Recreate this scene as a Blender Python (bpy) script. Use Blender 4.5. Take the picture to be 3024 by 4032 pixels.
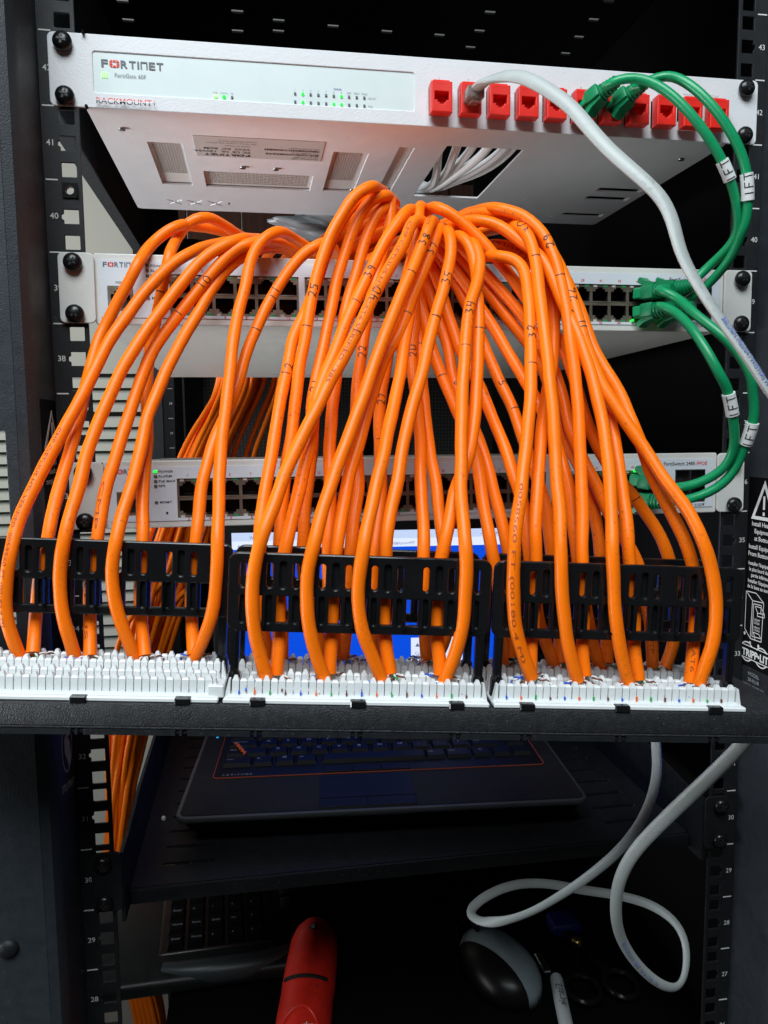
import bpy, bmesh, math, random
from mathutils import Vector, Matrix
random.seed(7)
for o in list(bpy.data.objects):
    bpy.data.objects.remove(o)
S = bpy.context.scene
COL = S.collection
R = math.radians
U = 0.04445                      # one rack unit

# ------------------------------------------------------------------ camera
cam = bpy.data.cameras.new('camera')
cam.sensor_fit = 'VERTICAL'; cam.sensor_height = 36.0; cam.lens = 27.265
cam.clip_start = 0.01; cam.clip_end = 60
co = bpy.data.objects.new('camera', cam); COL.objects.link(co)
co.location = (-0.12124, -0.53441, 1.61950)
co.rotation_euler = (1.465376, 0.008564, -0.164159)
S.camera = co
# ------------------------------------------------------------------ world and lamps
W = bpy.data.worlds.new('World'); S.world = W; W.use_nodes = True
bg = W.node_tree.nodes['Background']
bg.inputs['Color'].default_value = (0.80, 0.92, 1.0, 1); bg.inputs['Strength'].default_value = 0.02
def area(name, loc, target, size, power, color):
    l = bpy.data.lights.new(name, 'AREA'); l.shape = 'RECTANGLE'; l.size, l.size_y = size
    l.energy = power; l.color = color
    o = bpy.data.objects.new(name, l); COL.objects.link(o); o.location = loc
    o.rotation_euler = (Vector(target) - Vector(loc)).to_track_quat('-Z', 'Y').to_euler()
    return o
area('ceiling_light', (-0.45, -1.05, 2.95), (-0.05, -0.05, 1.65), (1.4, 0.9), 51, (0.88, 0.96, 1.0))
tf_ = area('tray_fill', (-1.35, 0.12, 1.36), (0.0, 0.10, 1.80), (0.9, 0.6), 4.6, (0.94, 0.97, 1.0)); tf_.data.spread = R(62)  # unseen fill beam, added and aimed upward to brighten the tray underside
wl_ = area('wall_fill', (-1.4, 0.70, 2.75), (-0.75, 2.0, 1.55), (0.9, 0.9), 7, (1.0, 0.98, 0.94)); wl_.data.spread = R(95)  # unseen lamp added to brighten the wall behind the rack
S.view_settings.view_transform = 'Standard'; S.view_settings.look = 'None'
S.view_settings.exposure = 0.0; S.view_settings.gamma = 1.0
S.render.engine = 'CYCLES'

# ------------------------------------------------------------------ materials
MAT = {}
def mat(name, col, rough=0.5, metal=0.0, noise=0.0, nscale=60.0, bump=0.0, bscale=400.0, emit=None, estr=1.0, spec=0.5, coat=0.0, sss=0.0, alpha=1.0, trans=0.0):
    m = bpy.data.materials.new(name); m.use_nodes = True
    nt = m.node_tree; b = nt.nodes['Principled BSDF']
    b.inputs['Base Color'].default_value = (*col, 1); b.inputs['Roughness'].default_value = rough
    b.inputs['Metallic'].default_value = metal; b.inputs['Specular IOR Level'].default_value = spec
    b.inputs['Coat Weight'].default_value = coat
    if sss: b.inputs['Subsurface Weight'].default_value = sss; b.inputs['Subsurface Radius'].default_value = (.004, .0015, .0006)
    if trans: b.inputs['Transmission Weight'].default_value = trans
    tc = nt.nodes.new('ShaderNodeTexCoord')
    if noise:
        n = nt.nodes.new('ShaderNodeTexNoise'); n.inputs['Scale'].default_value = nscale; n.inputs['Detail'].default_value = 6
        n.inputs['Roughness'].default_value = 0.65
        r = nt.nodes.new('ShaderNodeMapRange'); r.inputs['From Min'].default_value = 0.3; r.inputs['From Max'].default_value = 0.7
        r.inputs['To Min'].default_value = 1 - noise; r.inputs['To Max'].default_value = 1 + noise
        mx = nt.nodes.new('ShaderNodeMix'); mx.data_type = 'RGBA'; mx.blend_type = 'MULTIPLY'; mx.inputs['Factor'].default_value = 1
        mx.inputs['A'].default_value = (*col, 1)
        nt.links.new(tc.outputs['Object'], n.inputs['Vector']); nt.links.new(n.outputs['Fac'], r.inputs['Value'])
        nt.links.new(r.outputs['Result'], mx.inputs['B']); nt.links.new(mx.outputs['Result'], b.inputs['Base Color'])
        r2 = nt.nodes.new('ShaderNodeMapRange'); r2.inputs['From Min'].default_value = 0.3; r2.inputs['From Max'].default_value = 0.7
        r2.inputs['To Min'].default_value = max(0.02, rough - 0.08); r2.inputs['To Max'].default_value = min(1, rough + 0.08)
        nt.links.new(n.outputs['Fac'], r2.inputs['Value']); nt.links.new(r2.outputs['Result'], b.inputs['Roughness'])
    if bump:
        n2 = nt.nodes.new('ShaderNodeTexNoise'); n2.inputs['Scale'].default_value = bscale; n2.inputs['Detail'].default_value = 3
        bp = nt.nodes.new('ShaderNodeBump'); bp.inputs['Strength'].default_value = bump; bp.inputs['Distance'].default_value = 0.0006
        nt.links.new(tc.outputs['Object'], n2.inputs['Vector']); nt.links.new(n2.outputs['Fac'], bp.inputs['Height'])
        nt.links.new(bp.outputs['Normal'], b.inputs['Normal'])
    if emit:
        b.inputs['Emission Color'].default_value = (*emit, 1); b.inputs['Emission Strength'].default_value = estr
    MAT[name] = m
    return m
mat('tray_white', (.66, .67, .69), .45, noise=.03, bump=.25, bscale=900)
mat('switch_case', (.60, .60, .57), .45, noise=.03, bump=.2, bscale=900)
mat('switch_face', (.60, .64, .69), .4, noise=.02)
mat('firewall_face', (.62, .70, .70), .38, noise=.02)
mat('vent_grey', (.60, .585, .56), .5)
mat('vent_slot', (.36, .34, .32), .7)
mat('rack_black', (.010, .011, .013), .5, spec=.3, noise=.15, nscale=120, bump=.35, bscale=1300)
mat('post_slate', (.025, .030, .036), .5, spec=.3, noise=.12, nscale=150, bump=.5, bscale=1100)
mat('inner_black', (.003, .003, .0035), .7, spec=.06)
mat('flange_black', (.022, .023, .026), .40, noise=.25, nscale=260, bump=.8, bscale=1500)
mat('bar_black', (.007, .007, .008), .20, noise=.1, spec=.6)
mat('block_white', (.70, .735, .74), .42, noise=.03, nscale=90)
mat('orange', (.97, .185, .003), .38, spec=.28, noise=.05, nscale=35, bump=.10, bscale=160, sss=.08)
mat('orange_cut', (.75, .22, .06), .6)
mat('ink', (.012, .010, .010), .5)
mat('cable_print', (.34, .062, .004), .6)
mat('green', (.004, .27, .10), .36, noise=.05, bump=.08, bscale=150)
mat('green_boot', (.002, .20, .075), .42)
mat('white_cable', (.37, .40, .39), .45, noise=.05, bump=.12, bscale=200)
mat('print_blue', (.06, .11, .38), .6)
mat('label_white', (.74, .76, .76), .5, noise=.02)
mat('red', (.72, .022, .014), .35, noise=.04)
mat('clear_plug', (.55, .45, .42), .15, trans=.75)
mat('socket_dark', (.012, .011, .011), .5)
mat('port_metal', (.24, .20, .16), .42, metal=.8, noise=.2)
mat('steel', (.5, .5, .5), .3, metal=1.0)
mat('gold', (.8, .55, .2), .35, metal=1.0)
mat('screw_black', (.012, .012, .013), .25, metal=.4)
mat('screw_cross', (.03, .03, .03), .35, metal=.3)
mat('led_green', (.0, .4, .05), .4, emit=(.005, .85, .03), estr=1.6)
mat('led_hot', (.4, .8, .3), .4, emit=(.25, 1.0, .10), estr=1.2)
mat('led_off', (.10, .12, .12), .4)
mat('led_port', (.02, .22, .08), .4)
mat('led_clear', (.45, .45, .42), .4)
mat('logo_grey', (.10, .11, .13), .5)
mat('text_grey', (.22, .24, .26), .6)
mat('text_dark', (.03, .03, .035), .6)
mat('logo_red', (.75, .05, .03), .5)
mat('num_red', (.70, .04, .03), .6)
mat('sticker_grey', (.45, .45, .44), .45)
mat('rail_white', (.62, .62, .60), .6)
mat('wall_paint', (.43, .43, .385), .75, noise=.04, nscale=8)
mat('slat_paint', (.40, .41, .365), .6, noise=.05, nscale=12)
mat('wood', (.030, .011, .007), .7, noise=.5, nscale=20, spec=.1)
mat('mesh_door', (.05, .052, .05), .5)
mat('floor_grey', (.12, .11, .10), .7, noise=.1)
mat('plastic_bag', (.20, .21, .22), .4)
mat('laptop_deck', (.019, .018, .018), .65, spec=.06, noise=.1, bump=.15, bscale=1500)
mat('laptop_rim', (.10, .105, .115), .4, metal=.6)
mat('laptop_trim', (.30, .04, .012), .5)
mat('key_black', (.008, .008, .009), .55, spec=.12)
mat('legend', (.32, .34, .36), .6)
mat('screen_blue', (.0, .01, .05), .3, emit=(.003, .075, .74), estr=1.0)
mat('screen_bar', (.3, .3, .3), .3, emit=(.50, .62, .88), estr=1.0)
mat('screen_bar2', (.3, .3, .3), .3, emit=(.72, .80, 1.0), estr=1.0)
mat('screen_text', (.02, .02, .03), .3, emit=(.10, .14, .26), estr=1.0)
mat('screen_cyan', (.02, .1, .2), .3, emit=(.02, .42, .95), estr=1.0)
mat('kb_body', (.016, .018, .018), .4, noise=.1, bump=.15, bscale=900)
mat('kb_brown', (.035, .022, .018), .3)
mat('kb_silver', (.055, .065, .068), .38, metal=.2)
mat('tool_red', (.64, .020, .010), .42, noise=.15, nscale=90, bump=.1, bscale=700)
mat('mouse_silver', (.30, .36, .38), .42, metal=.2)
mat('cord_white', (.74, .76, .76), .45)
mat('mouse_black', (.006, .005, .005), .32, spec=.3)
mat('marker_grey', (.50, .53, .54), .4)
mat('cutter_blue', (.006, .010, .12), .5)
mat('zip_orange', (.85, .14, .03), .4)
for n, c in dict(wire_blue=(.02, .10, .55), wire_orange=(.80, .14, .02), wire_green=(.02, .35, .08), wire_brown=(.16, .05, .03), wire_white=(.7, .7, .68)).items():
    mat(n, c, .4)
def scuff(name, scale=700, lo=.66, hi=.74, col=(.10, .045, .02), amount=.55):
    nt = MAT[name].node_tree; b = nt.nodes['Principled BSDF']; src = b.inputs['Base Color'].links[0].from_socket
    tc = nt.nodes.new('ShaderNodeTexCoord'); n = nt.nodes.new('ShaderNodeTexNoise'); n.inputs['Scale'].default_value = scale; n.inputs['Detail'].default_value = 4
    n2 = nt.nodes.new('ShaderNodeTexNoise'); n2.inputs['Scale'].default_value = 18; n2.inputs['Detail'].default_value = 2
    r = nt.nodes.new('ShaderNodeMapRange'); r.inputs['From Min'].default_value = lo; r.inputs['From Max'].default_value = hi; r.inputs['To Max'].default_value = amount
    r2 = nt.nodes.new('ShaderNodeMapRange'); r2.inputs['From Min'].default_value = .45; r2.inputs['From Max'].default_value = .7
    mu = nt.nodes.new('ShaderNodeMath'); mu.operation = 'MULTIPLY'
    mx = nt.nodes.new('ShaderNodeMix'); mx.data_type = 'RGBA'; mx.inputs['B'].default_value = (*col, 1)
    for q in (n, n2): nt.links.new(tc.outputs['Object'], q.inputs['Vector'])
    nt.links.new(n.outputs['Fac'], r.inputs['Value']); nt.links.new(n2.outputs['Fac'], r2.inputs['Value'])
    nt.links.new(r.outputs['Result'], mu.inputs[0]); nt.links.new(r2.outputs['Result'], mu.inputs[1])
    nt.links.new(mu.outputs[0], mx.inputs['Factor']); nt.links.new(src, mx.inputs['A']); nt.links.new(mx.outputs['Result'], b.inputs['Base Color'])
scuff('orange', 500, .58, .70); scuff('white_cable', 420, .56, .70, (.16, .16, .15), .5); scuff('tray_white', 160, .64, .74, (.33, .32, .31), .35); scuff('rack_black', 520, .64, .70, (.16, .16, .16), .5); scuff('flange_black', 620, .66, .72, (.2, .2, .2), .6)
scuff('red', 300, .62, .72, (.25, .02, .02), .4); scuff('tool_red', 260, .6, .7, (.12, .02, .02), .6); scuff('post_slate', 700, .66, .71, (.2, .2, .2), .35); scuff('laptop_deck', 700, .68, .72, (.25, .25, .25), .5); scuff('block_white', 500, .62, .72, (.45, .44, .42), .45)
# perforated rear door: fine round holes in the sheet
m = MAT['mesh_door']; nt = m.node_tree; b = nt.nodes['Principled BSDF']
tc = nt.nodes.new('ShaderNodeTexCoord'); vo = nt.nodes.new('ShaderNodeTexVoronoi'); vo.inputs['Scale'].default_value = 170; vo.inputs['Randomness'].default_value = 0.12
mr = nt.nodes.new('ShaderNodeMapRange'); mr.inputs['From Min'].default_value = .30; mr.inputs['From Max'].default_value = .48
mr.inputs['To Min'].default_value = 0.05; mr.inputs['To Max'].default_value = 1.0
mx = nt.nodes.new('ShaderNodeMix'); mx.data_type = 'RGBA'; mx.inputs['A'].default_value = (.004, .004, .004, 1); mx.inputs['B'].default_value = (.045, .048, .045, 1)
nt.links.new(tc.outputs['Object'], vo.inputs['Vector']); nt.links.new(vo.outputs['Distance'], mr.inputs['Value'])
nt.links.new(mr.outputs['Result'], mx.inputs['Factor']); nt.links.new(mx.outputs['Result'], b.inputs['Base Color'])
# wood grain runs upright
m = MAT['wood']; nt = m.node_tree
for n in nt.nodes:
    if n.type == 'TEX_NOISE':
        mp = nt.nodes.new('ShaderNodeMapping'); mp.inputs['Scale'].default_value = (4, 4, .25)
        t = [x for x in nt.nodes if x.type == 'TEX_COORD'][0]
        nt.links.new(t.outputs['Object'], mp.inputs['Vector']); nt.links.new(mp.outputs['Vector'], n.inputs['Vector'])
        break

# ------------------------------------------------------------------ mesh helpers
class MB:
    """collects vertices and faces of one mesh"""
    def __init__(s): s.v = []; s.f = []
    def add(s, vs, fs, T=None):
        k = len(s.v)
        s.v += [tuple(T(*p)) if T else tuple(p) for p in vs]
        s.f += [tuple(i + k for i in q) for q in fs]
        return s
    def box(s, lo, hi, T=None):
        (a, b, c), (d, e, f) = lo, hi
        vs = [(a,b,c),(d,b,c),(d,e,c),(a,e,c),(a,b,f),(d,b,f),(d,e,f),(a,e,f)]
        return s.add(vs, [(0,3,2,1),(4,5,6,7),(0,1,5,4),(1,2,6,5),(2,3,7,6),(3,0,4,7)], T)
    def rbox(s, lo, hi, bev=.001, seg=2, T=None):
        bm = bmesh.new(); bmesh.ops.create_cube(bm, size=1)
        for q in bm.verts:
            q.co = Vector([(lo[i] + hi[i]) / 2 + q.co[i] * (hi[i] - lo[i]) for i in range(3)])
        bmesh.ops.bevel(bm, geom=bm.edges[:], offset=bev, segments=seg, affect='EDGES', profile=.5)
        bm.verts.index_update()
        s.add([q.co[:] for q in bm.verts], [[q.index for q in f.verts] for f in bm.faces], T); bm.free(); return s
    def prism(s, poly, z0, z1, T=None):
        n = len(poly)
        vs = [(x, y, z0) for x, y in poly] + [(x, y, z1) for x, y in poly]
        fs = [tuple(range(n - 1, -1, -1)), tuple(range(n, 2 * n))] + [(i, (i + 1) % n, n + (i + 1) % n, n + i) for i in range(n)]
        return s.add(vs, fs, T)
    def lathe(s, prof, n=16, T=None):
        vs = []; fs = []
        for r, z in prof:
            vs += [(r * math.cos(2 * math.pi * i / n), r * math.sin(2 * math.pi * i / n), z) for i in range(n)]
        for k in range(len(prof) - 1):
            for i in range(n):
                j = (i + 1) % n; fs.append((k * n + i, k * n + j, (k + 1) * n + j, (k + 1) * n + i))
        fs.append(tuple(range(n - 1, -1, -1))); fs.append(tuple((len(prof) - 1) * n + i for i in range(n)))
        return s.add(vs, fs, T)
    def tube(s, path, rx, n=10, ry=None, twist=None, cap=True):
        fr = frames(path); ry = ry or rx; k0 = len(s.v)
        for i, (p, t, a, b) in enumerate(fr):
            tw = twist[i] if twist else 0
            r1 = rx[i] if isinstance(rx, (list, tuple)) else rx
            r2 = ry[i] if isinstance(ry, (list, tuple)) else ry
            ca, sa = math.cos(tw), math.sin(tw)
            A = a * ca + b * sa; B = b * ca - a * sa
            for k in range(n):
                th = 2 * math.pi * k / n
                s.v.append(tuple(p + A * (r1 * math.cos(th)) + B * (r2 * math.sin(th))))
        m = len(path)
        for i in range(m - 1):
            for k in range(n):
                j = (k + 1) % n
                s.f.append((k0 + i * n + k, k0 + i * n + j, k0 + (i + 1) * n + j, k0 + (i + 1) * n + k))
        if cap:
            s.f.append(tuple(k0 + k for k in range(n - 1, -1, -1))); s.f.append(tuple(k0 + (m - 1) * n + k for k in range(n)))
        return s
    def mesh(s, name, smooth=False, ang=35):
        me = bpy.data.meshes.new(name); me.from_pydata(s.v, [], s.f); me.update()
        if smooth:
            me.polygons.foreach_set('use_smooth', [True] * len(me.polygons))
            try: me.set_sharp_from_angle(angle=R(ang))
            except Exception: pass
        return me
    def build(s, name, m, parent=None, smooth=False, label=None, loc=None):
        return obj(name, s.mesh(name, smooth), m, parent, label, loc)
def obj(name, me, m=None, parent=None, label=None, loc=None):
    if m and not me.materials: me.materials.append(MAT[m])
    o = bpy.data.objects.new(name, me); COL.objects.link(o)
    if parent: o.parent = parent
    if label: o['label'] = label
    if loc: o.location = loc
    return o
def thing(name, label, cat, group=None, loc=(0, 0, 0)):
    o = bpy.data.objects.new(name, None); COL.objects.link(o); o.empty_display_size = .02; o.location = loc
    o['label'] = label; o['category'] = cat
    if group: o['group'] = group
    return o
def tag(o, label, cat, group=None):
    o['label'] = label; o['category'] = cat
    if group: o['group'] = group
    return o
def frames(path):
    """position, tangent and two normals along a path; the first normal looks to the front of the rack"""
    out = []; n = len(path)
    for i, p in enumerate(path):
        t = (path[min(n - 1, i + 1)] - path[max(0, i - 1)])
        t = t.normalized() if t.length > 1e-9 else Vector((0, 0, 1))
        ref = Vector((0, -1, 0)) if abs(t.y) < .92 else Vector((0, 0, 1))
        if i and abs(out[-1][2].dot(t)) < .9: ref = ref * .35 + out[-1][2] * .65
        a = ref - t * ref.dot(t); a.normalize(); b = t.cross(a)
        out.append((p, t, a, b))
    return out
def spline(pts, step=.004, smooth=2):
    P = [Vector(p) for p in pts]
    P = [P[0] * 2 - P[1]] + P + [P[-1] * 2 - P[-2]]
    out = []
    for i in range(1, len(P) - 2):
        p0, p1, p2, p3 = P[i - 1:i + 3]
        a = max(1e-5, (p1 - p0).length) ** .5; b = max(1e-5, (p2 - p1).length) ** .5; c = max(1e-5, (p3 - p2).length) ** .5
        k = max(2, int((p2 - p1).length / step))
        t0, t1, t2, t3 = 0, a, a + b, a + b + c
        for j in range(k):
            t = t1 + (t2 - t1) * j / k
            A1 = p0 * ((t1 - t) / (t1 - t0)) + p1 * ((t - t0) / (t1 - t0)); A2 = p1 * ((t2 - t) / (t2 - t1)) + p2 * ((t - t1) / (t2 - t1)); A3 = p2 * ((t3 - t) / (t3 - t2)) + p3 * ((t - t2) / (t3 - t2))
            B1 = A1 * ((t2 - t) / (t2 - t0)) + A2 * ((t - t0) / (t2 - t0)); B2 = A2 * ((t3 - t) / (t3 - t1)) + A3 * ((t - t1) / (t3 - t1))
            out.append(B1 * ((t2 - t) / (t2 - t1)) + B2 * ((t - t1) / (t2 - t1)))
    out.append(P[-2].copy())
    for _ in range(smooth):
        out = [out[0]] + [(out[i - 1] + out[i] * 2 + out[i + 1]) / 4 for i in range(1, len(out) - 1)] + [out[-1]]
    return out
def curve_mesh(cu):
    o = bpy.data.objects.new('tmp', cu)
    me = bpy.data.meshes.new_from_object(o)
    vs = [v.co[:] for v in me.vertices]; fs = [tuple(p.vertices) for p in me.polygons]
    bpy.data.objects.remove(o); bpy.data.meshes.remove(me); bpy.data.curves.remove(cu)
    return vs, fs
_tc = {}
def text2d(s, size, ax='LEFT', bold=0.0, wide=1.0):
    k = (s, ax, bold)
    if k not in _tc:
        cu = bpy.data.curves.new('t', 'FONT'); cu.body = s; cu.size = 1; cu.align_x = ax; cu.offset = bold; cu.resolution_u = 3
        _tc[k] = curve_mesh(cu)
    vs, fs = _tc[k]
    return [(x * size * wide, y * size, 0) for x, y, z in vs], fs
def plate2d(outer, holes, th, bevel=0.0):
    """flat plate with holes, in x and y, thickness along z (0 is the front face)"""
    cu = bpy.data.curves.new('p', 'CURVE'); cu.dimensions = '2D'; cu.fill_mode = 'BOTH'; cu.extrude = th / 2 - bevel; cu.bevel_depth = bevel; cu.bevel_resolution = 1
    for poly in [outer] + list(holes):
        sp = cu.splines.new('POLY'); sp.points.add(len(poly) - 1)
        for q, (x, y) in zip(sp.points, poly): q.co = (x, y, 0, 1)
        sp.use_cyclic_u = True
    vs, fs = curve_mesh(cu)
    return [(x, y, z - th / 2) for x, y, z in vs], fs
def rect(x0, y0, x1, y1, r=0.0, n=4):
    if r <= 0: return [(x0, y0), (x1, y0), (x1, y1), (x0, y1)]
    out = []
    for cx, cy, a0 in ((x1 - r, y0 + r, -90), (x1 - r, y1 - r, 0), (x0 + r, y1 - r, 90), (x0 + r, y0 + r, 180)):
        for i in range(n + 1):
            a = R(a0 + 90 * i / n); out.append((cx + r * math.cos(a), cy + r * math.sin(a)))
    return out
def front(y0):      # x right, y up, z towards the viewer's side of the rack
    return lambda x, y, z: (x, y0 - z, y)
def under(z0):      # seen from below: x right, y into the rack
    return lambda x, y, z: (x, y, z0 - z)
def text(parent, name, items, m, T, joined=False):
    """flat print: items are (string, x, y, size, align[, bold, wide]); each string is a piece of its own"""
    mb = MB()
    for it in items:
        s, x, y, size, ax = it[:5]; bold = it[5] if len(it) > 5 else 0; wide = it[6] if len(it) > 6 else 1
        vs, fs = text2d(s, size, ax, bold, wide)
        mb.add([(a + x, b + y, c) for a, b, c in vs], fs, T)
        if not joined: o = mb.build(name, m, parent); mb = MB()
    if joined: o = mb.build(name, m, parent); o['kind'] = 'stuff'
    return o
def rj45(cx, cy, w, h, tab=1):
    """outline of a socket; tab=-1 has the latch notch at the bottom"""
    a = w / 2; y0, y1 = cy - h / 2, cy + h / 2
    P = [(-a, y0), (a, y0), (a, y1 - .3 * h), (a * .62, y1 - .3 * h), (a * .62, y1 - .13 * h), (a * .35, y1 - .13 * h), (a * .35, y1), (-a * .35, y1), (-a * .35, y1 - .13 * h), (-a * .62, y1 - .13 * h), (-a * .62, y1 - .3 * h), (-a, y1 - .3 * h)]
    if tab < 0: P = [(x, 2 * cy - y) for x, y in P][::-1]
    return [(cx + x, y) for x, y in P]
_scr = None
def screw(parent, x, y, z, r=.0058):
    global _scr
    if _scr is None:
        T = lambda a, b, c: (a, -c, b)
        h = MB().lathe([(1.0, 0), (1.0, .25), (.93, .42), (.72, .60), (.40, .72), (.0001, .76)], 24, T)
        c = MB()
        for a in (0, 1):
            ca, sa = (1, 0) if a == 0 else (0, 1)
            c.prism([(-.50, -.11), (.50, -.11), (.42, .11), (-.42, .11)] if a == 0 else [(-.11, -.5), (.11, -.42), (.11, .42), (-.11, .5)], .60, .745, T)
        _scr = (h.mesh('screw', True), c.mesh('cross_recess'))
    o = obj('screw', _scr[0], 'screw_black', parent, loc=(x, y, z)); o.scale = (r, r, r)
    o.rotation_euler = (0, random.uniform(0, 1.5), 0)
    obj('cross_recess', _scr[1], 'screw_cross', o)
    return o
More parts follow.
